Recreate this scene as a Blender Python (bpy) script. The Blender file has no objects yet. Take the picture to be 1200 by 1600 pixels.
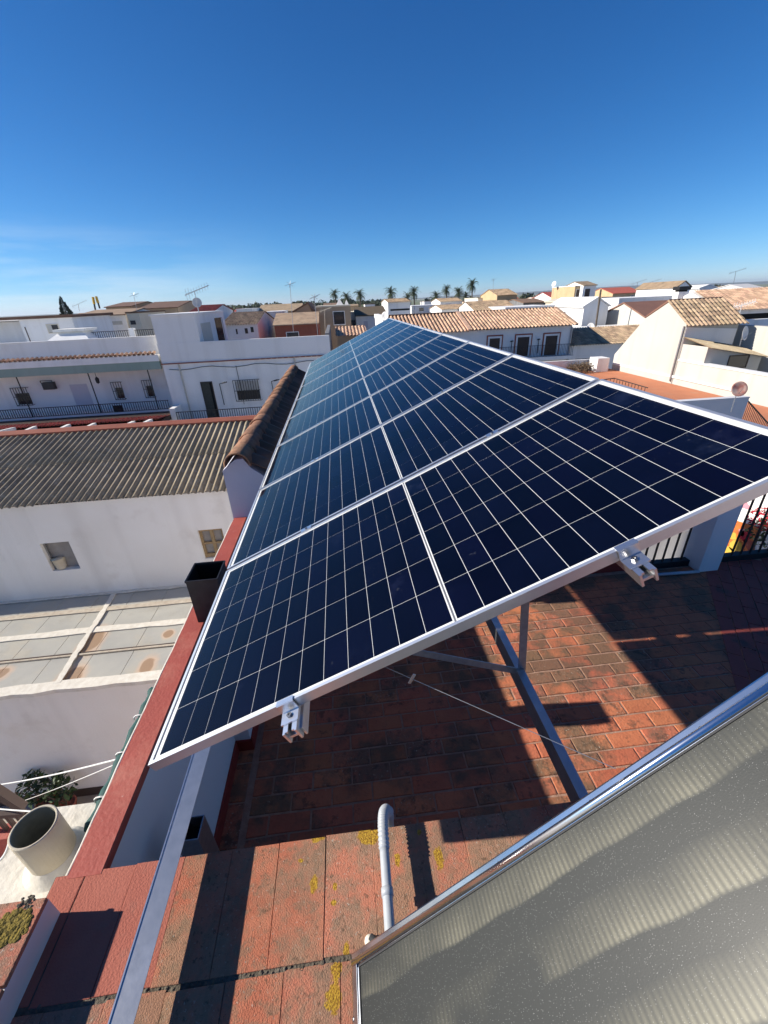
import bpy, bmesh, math, random
from mathutils import Vector, Matrix
from math import radians, sin, cos, pi, sqrt
random.seed(7)
R = random.Random(11)
SC = bpy.context.scene
COL = SC.collection

# ------------------------------------------------------------------ camera
CAM = Vector((0.69020, -0.85951, 1.24554))
F = 648.579                                   # focal length in pixels of a 1200 x 1600 picture
MW = Matrix(((0.99359122, -0.08361535, 0.07605891),
             (-0.10570708, -0.4490561, 0.88722863),
             (-0.04003121, -0.88958254, -0.45501693)))   # camera (x right, y down, z forward) to world
cam_d = bpy.data.cameras.new('camera'); cam = bpy.data.objects.new('camera', cam_d); COL.objects.link(cam)
cam_d.sensor_fit = 'VERTICAL'; cam_d.sensor_height = 24.0; cam_d.lens = F / 1600 * 24.0
cam_d.clip_start = 0.02; cam_d.clip_end = 20000
rot = Matrix((MW.col[0], -MW.col[1], -MW.col[2])).transposed()
cam.matrix_world = Matrix.Translation(CAM) @ rot.to_4x4()
SC.camera = cam

# ------------------------------------------------------------------ light
SUN_EL = radians(29.05)
SH = Vector((-1.0, 0.085, 0)).normalized()
SUN = Vector((SH.x * cos(SUN_EL), SH.y * cos(SUN_EL), sin(SUN_EL)))
sun_d = bpy.data.lights.new('sun', 'SUN'); sun_d.energy = 4.3; sun_d.angle = radians(0.53); sun_d.color = (1.0, 0.93, 0.83)
sun = bpy.data.objects.new('sun', sun_d); COL.objects.link(sun)
sun.rotation_euler = SUN.to_track_quat('Z', 'Y').to_euler(); sun.location = (-20, 0, 30)
W = bpy.data.worlds.new('World'); SC.world = W; W.use_nodes = True
wn, wl = W.node_tree.nodes, W.node_tree.links
wn.clear()
SKY_GAIN = 6.1
sky = wn.new('ShaderNodeTexSky'); sky.sky_type = 'NISHITA'; sky.sun_disc = False
sky.sun_elevation = SUN_EL; sky.sun_rotation = math.atan2(SUN.x, SUN.y)
sky.altitude = 3000; sky.air_density = 1.0; sky.dust_density = 0.0; sky.ozone_density = 3.0
wtc = wn.new('ShaderNodeTexCoord'); wsep = wn.new('ShaderNodeSeparateXYZ')
wl.new(wtc.outputs['Generated'], wsep.inputs[0])
# thin high cloud wisps low over the horizon
wmap = wn.new('ShaderNodeMapping'); wmap.inputs['Scale'].default_value = (1.6, 1.6, 16)
wnz = wn.new('ShaderNodeTexNoise'); wnz.inputs['Scale'].default_value = 1.3; wnz.inputs['Detail'].default_value = 6; wnz.inputs['Roughness'].default_value = 0.6
wl.new(wtc.outputs['Generated'], wmap.inputs[0]); wl.new(wmap.outputs[0], wnz.inputs['Vector'])
wr1 = wn.new('ShaderNodeMapRange'); wr1.inputs[1].default_value = 0.42; wr1.inputs[2].default_value = 0.68
wl.new(wnz.outputs['Fac'], wr1.inputs[0])
wr2 = wn.new('ShaderNodeMapRange'); wr2.inputs[1].default_value = 0.15; wr2.inputs[2].default_value = 0.03; wl.new(wsep.outputs['Z'], wr2.inputs[0])
wm = wn.new('ShaderNodeMath'); wm.operation = 'MULTIPLY'; wl.new(wr1.outputs[0], wm.inputs[0]); wl.new(wr2.outputs[0], wm.inputs[1])
wm2 = wn.new('ShaderNodeMath'); wm2.operation = 'MULTIPLY'; wm2.inputs[1].default_value = 1.0; wr3 = wn.new('ShaderNodeMapRange'); wr3.inputs[1].default_value = -0.1; wr3.inputs[2].default_value = -0.6; wl.new(wsep.outputs['X'], wr3.inputs[0])
wm3 = wn.new('ShaderNodeMath'); wm3.operation = 'MULTIPLY'; wl.new(wm.outputs[0], wm3.inputs[0]); wl.new(wr3.outputs[0], wm3.inputs[1]); wl.new(wm3.outputs[0], wm2.inputs[0])
# colour response of the phone: deeper, more saturated blue overhead (per-channel power curve over the whole sky)
wsr = wn.new('ShaderNodeSeparateColor'); wcr = wn.new('ShaderNodeCombineColor'); wl.new(sky.outputs[0], wsr.inputs[0])
for ch, (gk, gg) in enumerate(((.70, 1.58), (.735, 1.10), (.90, .90))):
    w1 = wn.new('ShaderNodeMath'); w1.operation = 'MULTIPLY'; w1.inputs[1].default_value = .107; wl.new(wsr.outputs[ch], w1.inputs[0])
    w2 = wn.new('ShaderNodeMath'); w2.operation = 'POWER'; w2.inputs[1].default_value = gg; wl.new(w1.outputs[0], w2.inputs[0])
    w3 = wn.new('ShaderNodeMath'); w3.operation = 'MULTIPLY'; w3.inputs[1].default_value = gk * SKY_GAIN; wl.new(w2.outputs[0], w3.inputs[0]); wl.new(w3.outputs[0], wcr.inputs[ch])
wmix = wn.new('ShaderNodeMix'); wmix.data_type = 'RGBA'; wmix.inputs[7].default_value = (3.9, 4.5, 4.9, 1)
wl.new(wm2.outputs[0], wmix.inputs[0]); wl.new(wcr.outputs[0], wmix.inputs[6])
wbg = wn.new('ShaderNodeBackground'); wbg.inputs['Strength'].default_value = 0.12
wout = wn.new('ShaderNodeOutputWorld'); wl.new(wmix.outputs[2], wbg.inputs[0]); wl.new(wbg.outputs[0], wout.inputs[0])
vs = SC.view_settings; vs.view_transform = 'Standard'; vs.look = 'None'; vs.exposure = 0.8; vs.gamma = 1.0; vs.use_curve_mapping = False
SC.render.engine = 'CYCLES'
try:
    SC.cycles.use_denoising = True; SC.cycles.denoiser = 'OPENIMAGEDENOISE'
except Exception: pass
SC.cycles.max_bounces = 8; SC.cycles.transparent_max_bounces = 16; SC.cycles.caustics_reflective = False; SC.cycles.caustics_refractive = False

# ------------------------------------------------------------------ pixels to directions
def ray(x, y): return MW @ Vector(((x - 600) / F, (y - 800) / F, 1.0))
def onz(x, y, z): d = ray(x, y); return CAM + d * ((z - CAM.z) / d.z)
def ony(x, y, Y): d = ray(x, y); return CAM + d * ((Y - CAM.y) / d.y)
def onx(x, y, X): d = ray(x, y); return CAM + d * ((X - CAM.x) / d.x)

# ------------------------------------------------------------------ materials
MATS = {}
def new_mat(name):
    m = bpy.data.materials.new(name); m.use_nodes = True
    return m, m.node_tree.nodes, m.node_tree.links, m.node_tree.nodes['Principled BSDF']
def c4(c): return (c[0], c[1], c[2], 1)
def mat(name, c1, c2=None, scale=4.0, rough=0.8, metal=0.0, spec=0.4, bump=0.0, bscale=40.0, rnd=0.0, tint=0.0,
        patches=(), streak=None, detail=5, coat=0.0, prnd=.16):
    """Principled material: two-tone noise in world space, per-object and per-face variation, stain patches (colour, scale, lo, hi)."""
    if name in MATS: return MATS[name]
    m, n, l, p = new_mat(name)
    geo = n.new('ShaderNodeNewGeometry'); pos = geo.outputs['Position']
    nz = n.new('ShaderNodeTexNoise'); nz.inputs['Scale'].default_value = scale; nz.inputs['Detail'].default_value = detail; l.new(pos, nz.inputs['Vector'])
    rg = n.new('ShaderNodeMapRange'); rg.inputs[1].default_value = 0.3; rg.inputs[2].default_value = 0.7; l.new(nz.outputs['Fac'], rg.inputs[0])
    mx = n.new('ShaderNodeMix'); mx.data_type = 'RGBA'; mx.inputs[6].default_value = c4(c1); mx.inputs[7].default_value = c4(c2 or c1)
    l.new(rg.outputs[0], mx.inputs[0]); out = mx.outputs[2]
    for (pc, ps, lo, hi, *amt) in patches:
        q = n.new('ShaderNodeTexNoise'); q.inputs['Scale'].default_value = ps; q.inputs['Detail'].default_value = 7; q.inputs['Roughness'].default_value = 0.65
        off = n.new('ShaderNodeVectorMath'); off.operation = 'ADD'; off.inputs[1].default_value = (R.uniform(-9, 9), R.uniform(-9, 9), R.uniform(-9, 9))
        l.new(pos, off.inputs[0]); l.new(off.outputs[0], q.inputs['Vector'])
        if rnd:
            oi = n.new('ShaderNodeObjectInfo'); ad = n.new('ShaderNodeMath'); ad.operation = 'MULTIPLY_ADD'; ad.inputs[1].default_value = prnd; ad.inputs[2].default_value = -prnd / 2
            l.new(oi.outputs['Random'], ad.inputs[0]); a2 = n.new('ShaderNodeMath'); a2.operation = 'ADD'; l.new(q.outputs['Fac'], a2.inputs[0]); l.new(ad.outputs[0], a2.inputs[1]); src = a2.outputs[0]
        else: src = q.outputs['Fac']
        r2 = n.new('ShaderNodeMapRange'); r2.inputs[1].default_value = lo; r2.inputs[2].default_value = hi; r2.inputs[4].default_value = amt[0] if amt else 1.0; l.new(src, r2.inputs[0])
        x2 = n.new('ShaderNodeMix'); x2.data_type = 'RGBA'; x2.inputs[7].default_value = c4(pc); l.new(r2.outputs[0], x2.inputs[0]); l.new(out, x2.inputs[6]); out = x2.outputs[2]
    if streak:                                    # vertical run-off stains
        sc_, sa = streak[0], streak[1]
        mp = n.new('ShaderNodeMapping'); mp.inputs['Scale'].default_value = (streak[2], streak[2], streak[2] * 0.06)
        q = n.new('ShaderNodeTexNoise'); q.inputs['Scale'].default_value = 1; q.inputs['Detail'].default_value = 4; l.new(pos, mp.inputs[0]); l.new(mp.outputs[0], q.inputs['Vector'])
        r2 = n.new('ShaderNodeMapRange'); r2.inputs[1].default_value = 0.5; r2.inputs[2].default_value = 0.75; r2.inputs[4].default_value = sa; l.new(q.outputs['Fac'], r2.inputs[0])
        x2 = n.new('ShaderNodeMix'); x2.data_type = 'RGBA'; x2.inputs[7].default_value = c4(sc_); l.new(r2.outputs[0], x2.inputs[0]); l.new(out, x2.inputs[6]); out = x2.outputs[2]
    if rnd or tint:
        hs = n.new('ShaderNodeHueSaturation')
        if rnd:
            oi = n.new('ShaderNodeObjectInfo'); s = oi.outputs['Random']; amt = rnd
        else:
            at = n.new('ShaderNodeAttribute'); at.attribute_name = 'tint'; s = at.outputs['Fac']; amt = tint
        v = n.new('ShaderNodeMapRange'); v.inputs[3].default_value = 1 - amt; v.inputs[4].default_value = 1 + amt; l.new(s, v.inputs[0]); l.new(v.outputs[0], hs.inputs['Value'])
        h = n.new('ShaderNodeMath'); h.operation = 'MULTIPLY_ADD'; h.inputs[1].default_value = 0.014; h.inputs[2].default_value = 0.493
        fr = n.new('ShaderNodeMath'); fr.operation = 'FRACT'; m7 = n.new('ShaderNodeMath'); m7.operation = 'MULTIPLY'; m7.inputs[1].default_value = 7.3
        l.new(s, m7.inputs[0]); l.new(m7.outputs[0], fr.inputs[0]); l.new(fr.outputs[0], h.inputs[0]); l.new(h.outputs[0], hs.inputs['Hue'])
        l.new(out, hs.inputs['Color']); out = hs.outputs[0]
    l.new(out, p.inputs['Base Color'])
    p.inputs['Roughness'].default_value = rough; p.inputs['Metallic'].default_value = metal
    p.inputs['Specular IOR Level'].default_value = spec; p.inputs['Coat Weight'].default_value = coat
    if bump:
        b = n.new('ShaderNodeBump'); b.inputs['Strength'].default_value = bump; b.inputs['Distance'].default_value = 0.01
        q = n.new('ShaderNodeTexNoise'); q.inputs['Scale'].default_value = bscale; q.inputs['Detail'].default_value = 6; l.new(pos, q.inputs['Vector'])
        l.new(q.outputs['Fac'], b.inputs['Height']); l.new(b.outputs[0], p.inputs['Normal'])
    MATS[name] = m
    return m

WHITE = mat('white_plaster', (.85, .84, .80), (.80, .79, .75), 1.3, .9, spec=.2, bump=.25, bscale=25, patches=[((.62, .60, .56), .9, .58, .8, .5)], streak=((.56, .54, .50), .32, 2.2))
WHITE2 = mat('white_limewash', (.84, .83, .80), (.79, .78, .75), .5, .9, spec=.2, patches=[((.66, .64, .59), .7, .58, .78, .6)], streak=((.58, .55, .49), .38, 1.8))
WSTAIN = mat('stained_white_plaster', (.80, .78, .72), (.76, .74, .68), .6, .9, spec=.2, streak=((.50, .46, .38), .55, 2.6))
WARMW = mat('warm_old_whitewash', (.88, .85, .77), (.82, .78, .69), .8, .9, spec=.2, bump=.3, bscale=25, patches=[((.68, .63, .54), 1.1, .57, .75, .6), ((.74, .66, .52), .5, .57, .75, .5)], streak=((.58, .54, .47), .35, 1.6))
LAV = mat('lavender_grey_plaster', (.60, .59, .64), (.55, .54, .60), 3, .9, spec=.2, bump=.3, bscale=20)
GREYP = mat('grey_plaster', (.66, .66, .66), (.61, .61, .62), 2, .9, spec=.2, bump=.2, bscale=30)
GREYD = mat('dark_streaked_render', (.20, .20, .20), (.15, .15, .15), 2, .9, streak=((.36, .36, .36), .7, 3))
CREAM = mat('cream_plaster', (.66, .60, .47), (.60, .53, .40), 1, .9)
TAN = mat('tan_render', (.36, .28, .20), (.33, .25, .17), 1, .9)
OCHRE = mat('ochre_render', (.58, .42, .24), (.50, .36, .20), 1, .9)
REDP = mat('red_paint', (.40, .085, .058), (.33, .066, .046), 6, .65, bump=.25, bscale=60, patches=[((.46, .16, .11), 5, .50, .70, .75), ((.24, .065, .045), 2.2, .56, .76, .7), ((.52, .30, .24), 45, .66, .72, .7), ((.15, .06, .05), 60, .68, .73, .6)])
REDSK = mat('red_skirting', (.30, .035, .024), (.25, .03, .02), 6, .6)
COPE = mat('coping_brick', (.50, .165, .105), (.42, .13, .082), 10, .92, spec=.12, bump=.45, bscale=230, rnd=.06, prnd=.03,
           patches=[((.33, .22, .145), 2.6, .42, .53, .72), ((.24, .165, .11), 24, .48, .58, .6), ((.54, .19, .12), 7, .50, .60, .8), ((.10, .075, .05), 62, .57, .66, .65), ((.50, .45, .37), 110, .61, .67, .6), ((.36, .27, .10), 8, .68, .76, .5)])
COPEP = mat('coping_red_plain', (.43, .145, .10), (.38, .12, .083), 9, .85, spec=.2, bump=.35, bscale=150, patches=[((.26, .16, .12), 6, .58, .75, .6), ((.1, .06, .05), 30, .68, .74, .6)])
MORT = mat('mossy_mortar', (.17, .145, .11), (.08, .065, .045), 40, .95, bump=1.0, bscale=110, patches=[((.26, .2, .07), 30, .6, .7, .6)])
BRICK = mat('terrace_brick', (.56, .185, .092), (.47, .145, .075), 8, .85, spec=.25, bump=.5, bscale=60, rnd=.12, prnd=.10,
            patches=[((.15, .105, .068), 2.4, .45, .57, .85), ((.075, .056, .04), 16, .55, .66, .7), ((.30, .11, .06), 26, .58, .68, .5), ((.45, .40, .32), 70, .66, .70, .8)])
BRICKP = mat('painted_terrace_brick', (.33, .085, .055), (.28, .07, .046), 5, .7, spec=.3, bump=.3, bscale=50, rnd=.10, patches=[((.07, .05, .04), 3, .62, .72, .8)])
MORTF = mat('floor_mortar', (.44, .28, .20), (.30, .17, .12), 20, .95, bump=.5, bscale=80)
ALU = mat('aluminium_frame', (.78, .79, .80), (.74, .75, .76), 30, .38, metal=.85, spec=.5)
GALV = mat('galvanised_steel', (.62, .62, .61), (.52, .53, .53), 22, .33, metal=.92, bump=.03, bscale=60, patches=[((.70, .70, .69), 9, .52, .66, .6), ((.38, .37, .36), 30, .64, .74, .5)])
DARKST = mat('brace_steel', (.42, .42, .42), (.32, .32, .33), 40, .42, metal=.9)
CLAMP = mat('clamp_aluminium', (.82, .82, .82), (.75, .75, .76), 60, .3, metal=.95)
BACK = mat('white_backsheet', (.72, .74, .76), (.70, .72, .74), 3, .6)
CELL = mat('silicon_cell', (.0012, .0022, .010), (.0018, .003, .0135), 5, .35, spec=.05, rnd=.32, patches=[((.010, .014, .036), 7, .64, .8, .5), ((.05, .055, .07), 35, .70, .78, .35)])
BLACKM = mat('black_sheet_metal', (.035, .036, .040), (.05, .05, .055), 14, .45, metal=.5, bump=.1, bscale=90)
BLACKF = mat('flat_black', (.004, .004, .004), None, 4, .95)  # flat near-black for linings, bores and dark openings
PVC = mat('grey_white_pvc', (.42, .45, .48), (.37, .40, .43), 20, .4, bump=.05)
WGAB = mat('stained_white_sunlit', (.54, .525, .475), (.50, .485, .435), .6, .9, spec=.2, streak=((.46, .42, .34), .5, 2.6))  # white wall in direct sun, base lowered to offset it; streaks are stains
FIBRE = mat('fibre_cement_pipe', (.60, .53, .40), (.54, .47, .34), 9, .9, bump=.2, bscale=60, patches=[((.58, .54, .45), 5, .55, .7, .7)])
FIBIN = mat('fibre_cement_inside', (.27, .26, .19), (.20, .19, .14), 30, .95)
CORR = mat('mossy_corrugated_cement', (.38, .305, .20), (.25, .20, .13), 1.6, .95, bump=.4, bscale=40, patches=[((.42, .39, .31), 9, .52, .68, .7), ((.08, .07, .052), 5, .60, .74, .7), ((.24, .18, .08), 2.2, .62, .8, .5)])
SEAL = mat('white_sealant', (.74, .70, .60), (.62, .57, .47), 8, .9, bump=.6, bscale=30)
BATT = mat('weathered_batten', (.52, .46, .36), (.40, .33, .25), 9, .9)
RUST = mat('rust_stain', (.28, .16, .09), (.36, .24, .15), 5, .95)
GREENC = mat('green_canvas', (.012, .075, .065), (.008, .05, .045), 20, .7)
WIRE = mat('white_cord', (.66, .66, .62), None, 5, .7)
IRON = mat('black_iron', (.02, .02, .022), (.03, .03, .03), 10, .6, metal=.3)
IRONB = mat('brown_iron', (.08, .055, .045), None, 10, .6, metal=.3)
WOOD = mat('old_wood', (.38, .27, .14), (.28, .19, .09), 14, .8)
DWOOD = mat('dark_door_wood', (.055, .035, .027), (.04, .025, .02), 9, .6)
GDOOR = mat('dark_green_door', (.05, .055, .045), (.035, .04, .03), 9, .7)
PANE = mat('dark_window_glass', (.02, .024, .03), None, 4, .08, spec=.6)
GREYPANE = mat('dusty_window_glass', (.30, .28, .25), (.24, .22, .20), 6, .4)
SHUT = mat('roller_shutter', (.52, .50, .44), (.48, .46, .40), 3, .6)
SHUTL = mat('lilac_shutter', (.55, .54, .58), None, 3, .7)
GSOFF = mat('green_soffit', (.30, .38, .33), (.25, .34, .29), 1.2, .9, streak=((.2, .25, .2), .4, 2))
TILE = mat('clay_tile', (.54, .36, .24), (.44, .27, .175), 2, .9, bump=.3, bscale=30, tint=.30, patches=[((.28, .22, .15), 3, .55, .7, .6)])
TILEO = mat('old_clay_tile', (.44, .32, .20), (.34, .235, .15), 1.5, .95, tint=.34, patches=[((.13, .105, .08), 1.3, .52, .68, .7), ((.30, .24, .12), 2.1, .6, .75, .6)])
TILER = mat('red_clay_tile', (.42, .10, .07), (.33, .075, .05), 2, .85, tint=.22)
TILED = mat('dark_roof_tile', (.22, .13, .085), (.15, .09, .06), 2, .95, tint=.3)
RIDGE = mat('ridge_tile_clay', (.42, .23, .13), (.31, .155, .09), 9, .9, bump=.5, bscale=50, rnd=.22, patches=[((.13, .10, .07), 7, .52, .66, .75), ((.36, .26, .08), 6, .64, .74, .7)])
FLASH = mat('terracotta_flashing', (.33, .10, .06), (.27, .08, .05), 3, .8)
BROWNR = mat('brown_sheet_roof', (.24, .125, .085), (.20, .10, .07), 1, .7)
ORANGE = mat('orange_terrace_floor', (.56, .21, .10), (.48, .18, .09), 1, .85, patches=[((.50, .26, .15), 1.5, .55, .7, .6)])
YLICH = mat('yellow_lichen', (.52, .33, .02), (.36, .21, .015), 120, .95, bump=1.0, bscale=260)
GLICH = mat('moss_clump', (.26, .19, .03), (.16, .12, .03), 60, .95, bump=1.0, bscale=160)
LEAF = mat('dark_leaf', (.022, .045, .012), (.04, .075, .02), 5, .6, tint=.5)
PALMM = mat('palm_frond', (.035, .055, .02), (.055, .075, .03), 3, .6, tint=.4)
CONIF = mat('conifer_needles', (.022, .036, .022), (.03, .05, .028), 3, .8, tint=.4)
BARK = mat('bark', (.13, .10, .075), (.09, .07, .05), 4, .95)
DRY = mat('dry_brush', (.16, .115, .07), (.10, .07, .045), 8, .95, tint=.4)
FARTR = mat('far_tree', (.045, .06, .035), (.06, .075, .04), .2, .9, tint=.4)
PINK = mat('pink_petal', (.70, .28, .34), None, 4, .6)
REDF = mat('red_petal', (.55, .012, .035), (.4, .01, .03), 4, .6)
TERRA = mat('terracotta_pot', (.34, .10, .06), (.28, .08, .05), 4, .85)
DISH = mat('dish_grey', (.62, .60, .56), None, 4, .5)
DISHR = mat('rusty_red_dish', (.34, .085, .06), (.5, .36, .30), 6, .7)
GROUND = mat('ground_earth', (.52, .47, .40), (.44, .40, .34), .1, .95)  # pale tone picked to bounce fill onto the shaded facades
FIELD = mat('field_green', (.13, .16, .07), (.17, .17, .09), .01, .95)
HILL = mat('hill_scrub', (.05, .065, .05), (.07, .08, .055), .004, .95)
PAVE = mat('patio_floor', (.46, .40, .32), (.38, .33, .26), 2, .9)
YEL = mat('yellow_paint', (.60, .40, .06), (.5, .33, .05), 2, .7)
ORMOS = mat('orange_mural_tile', (.62, .13, .035), (.55, .18, .04), 4, .5)
SCREW = mat('screw_steel', (.30, .30, .30), None, 4, .35, metal=1)
RUBBER = mat('dark_gasket', (.03, .03, .032), None, 4, .7)

# flat crusts of yellow lichen on the coping bricks, each at its own place
n, l = COPE.node_tree.nodes, COPE.node_tree.links; p = n['Principled BSDF']; out = p.inputs['Base Color'].links[0].from_socket
geo = n.new('ShaderNodeNewGeometry')
dn = n.new('ShaderNodeTexNoise'); dn.inputs['Scale'].default_value = 38; dn.inputs['Detail'].default_value = 6; dn.inputs['Roughness'].default_value = .7; l.new(geo.outputs['Position'], dn.inputs['Vector'])
gn = n.new('ShaderNodeTexNoise'); gn.inputs['Scale'].default_value = 190; gn.inputs['Detail'].default_value = 3; l.new(geo.outputs['Position'], gn.inputs['Vector'])
gc = n.new('ShaderNodeMix'); gc.data_type = 'RGBA'; gc.inputs[6].default_value = (.24, .125, .015, 1); gc.inputs[7].default_value = (.55, .34, .035, 1)
gr = n.new('ShaderNodeMapRange'); gr.inputs[1].default_value = .38; gr.inputs[2].default_value = .6; l.new(gn.outputs['Fac'], gr.inputs[0]); l.new(gr.outputs[0], gc.inputs[0])
for (lx_, ly_, rx_, ry_) in ((577, 1302, .044, .036), (496, 1310, .034, .018), (491, 1382, .020, .034), (523, 1385, .009, .014), (521, 1410, .012, .011), (621, 1342, .013, .032), (686, 1340, .022, .045), (522, 1560, .030, .045), (526, 1515, .022, .026), (541, 1484, .012, .028), (470, 1345, .012, .008), (655, 1300, .01, .012)):
    lc = onz(lx_, ly_, -.535)
    sb_ = n.new('ShaderNodeVectorMath'); sb_.operation = 'SUBTRACT'; sb_.inputs[1].default_value = lc; l.new(geo.outputs['Position'], sb_.inputs[0])
    sc_ = n.new('ShaderNodeVectorMath'); sc_.operation = 'MULTIPLY'; sc_.inputs[1].default_value = (1 / rx_, 1 / ry_, 0); l.new(sb_.outputs[0], sc_.inputs[0])
    ln_ = n.new('ShaderNodeVectorMath'); ln_.operation = 'LENGTH'; l.new(sc_.outputs[0], ln_.inputs[0])
    ad_ = n.new('ShaderNodeMath'); ad_.operation = 'MULTIPLY_ADD'; ad_.inputs[1].default_value = 1.7 if rx_ < .04 or ly_ > 1320 else 1.0; l.new(dn.outputs['Fac'], ad_.inputs[0]); l.new(ln_.outputs['Value'], ad_.inputs[2])
    mr_ = n.new('ShaderNodeMapRange'); mr_.inputs[1].default_value = 1.62; mr_.inputs[2].default_value = 1.45; mr_.inputs[4].default_value = .9; l.new(ad_.outputs[0], mr_.inputs[0])
    mm_ = n.new('ShaderNodeMix'); mm_.data_type = 'RGBA'; l.new(mr_.outputs[0], mm_.inputs[0]); l.new(out, mm_.inputs[6]); l.new(gc.outputs[2], mm_.inputs[7]); out = mm_.outputs[2]
l.new(out, p.inputs['Base Color'])
# dirty plastic roofing with rings of dried rusty water at fixed places
POLY = mat('dirty_polycarbonate', (.44, .425, .365), (.37, .36, .32), 1.5, .45, spec=.5, patches=[((.47, .42, .32), 1.2, .50, .70, .8), ((.28, .25, .20), .9, .58, .76, .6), ((.54, .50, .42), 7, .62, .74, .5)])
n, l = POLY.node_tree.nodes, POLY.node_tree.links; p = n['Principled BSDF']; out = p.inputs['Base Color'].links[0].from_socket
geo = n.new('ShaderNodeNewGeometry'); dn = n.new('ShaderNodeTexNoise'); dn.inputs['Scale'].default_value = 3.0; dn.inputs['Detail'].default_value = 5; l.new(geo.outputs['Position'], dn.inputs['Vector'])
for (sx_, sy_, rx_, ry_) in ((-5.78, 7.36, .24, .40), (-5.72, 6.22, .26, .34), (-4.13, 6.36, .17, .30), (-7.4, 6.6, .2, .2), (-4.02, 7.36, .13, .14)):
    sb_ = n.new('ShaderNodeVectorMath'); sb_.operation = 'SUBTRACT'; sb_.inputs[1].default_value = (sx_, sy_, -5.8); l.new(geo.outputs['Position'], sb_.inputs[0])
    sc_ = n.new('ShaderNodeVectorMath'); sc_.operation = 'MULTIPLY'; sc_.inputs[1].default_value = (1 / rx_, 1 / ry_, 0); l.new(sb_.outputs[0], sc_.inputs[0])
    ln_ = n.new('ShaderNodeVectorMath'); ln_.operation = 'LENGTH'; l.new(sc_.outputs[0], ln_.inputs[0])
    ad_ = n.new('ShaderNodeMath'); ad_.operation = 'MULTIPLY_ADD'; ad_.inputs[1].default_value = 1.1; l.new(dn.outputs['Fac'], ad_.inputs[0]); l.new(ln_.outputs['Value'], ad_.inputs[2])
    for (lo_, hi_, cc_, am_) in ((2.1, 1.45, (.60, .42, .28), .75), (1.5, 1.3, (.30, .19, .11), .85)):
        mr_ = n.new('ShaderNodeMapRange'); mr_.inputs[1].default_value = lo_; mr_.inputs[2].default_value = hi_; mr_.inputs[4].default_value = am_; l.new(ad_.outputs[0], mr_.inputs[0])
        mm_ = n.new('ShaderNodeMix'); mm_.data_type = 'RGBA'; mm_.inputs[7].default_value = c4(cc_); l.new(mr_.outputs[0], mm_.inputs[0]); l.new(out, mm_.inputs[6]); out = mm_.outputs[2]
l.new(out, p.inputs['Base Color'])
# thin glass of the solar modules: clear with a Fresnel reflection
m, n, l, p = new_mat('module_glass'); n.remove(p)
tr = n.new('ShaderNodeBsdfTransparent'); gl = n.new('ShaderNodeBsdfGlossy'); gl.inputs['Roughness'].default_value = 0.06
fr = n.new('ShaderNodeFresnel'); fr.inputs['IOR'].default_value = 1.28
mxs = n.new('ShaderNodeMixShader'); l.new(fr.outputs[0], mxs.inputs[0]); l.new(tr.outputs[0], mxs.inputs[1]); l.new(gl.outputs[0], mxs.inputs[2])
l.new(mxs.outputs[0], n['Material Output'].inputs[0]); MGLASS = m

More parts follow.
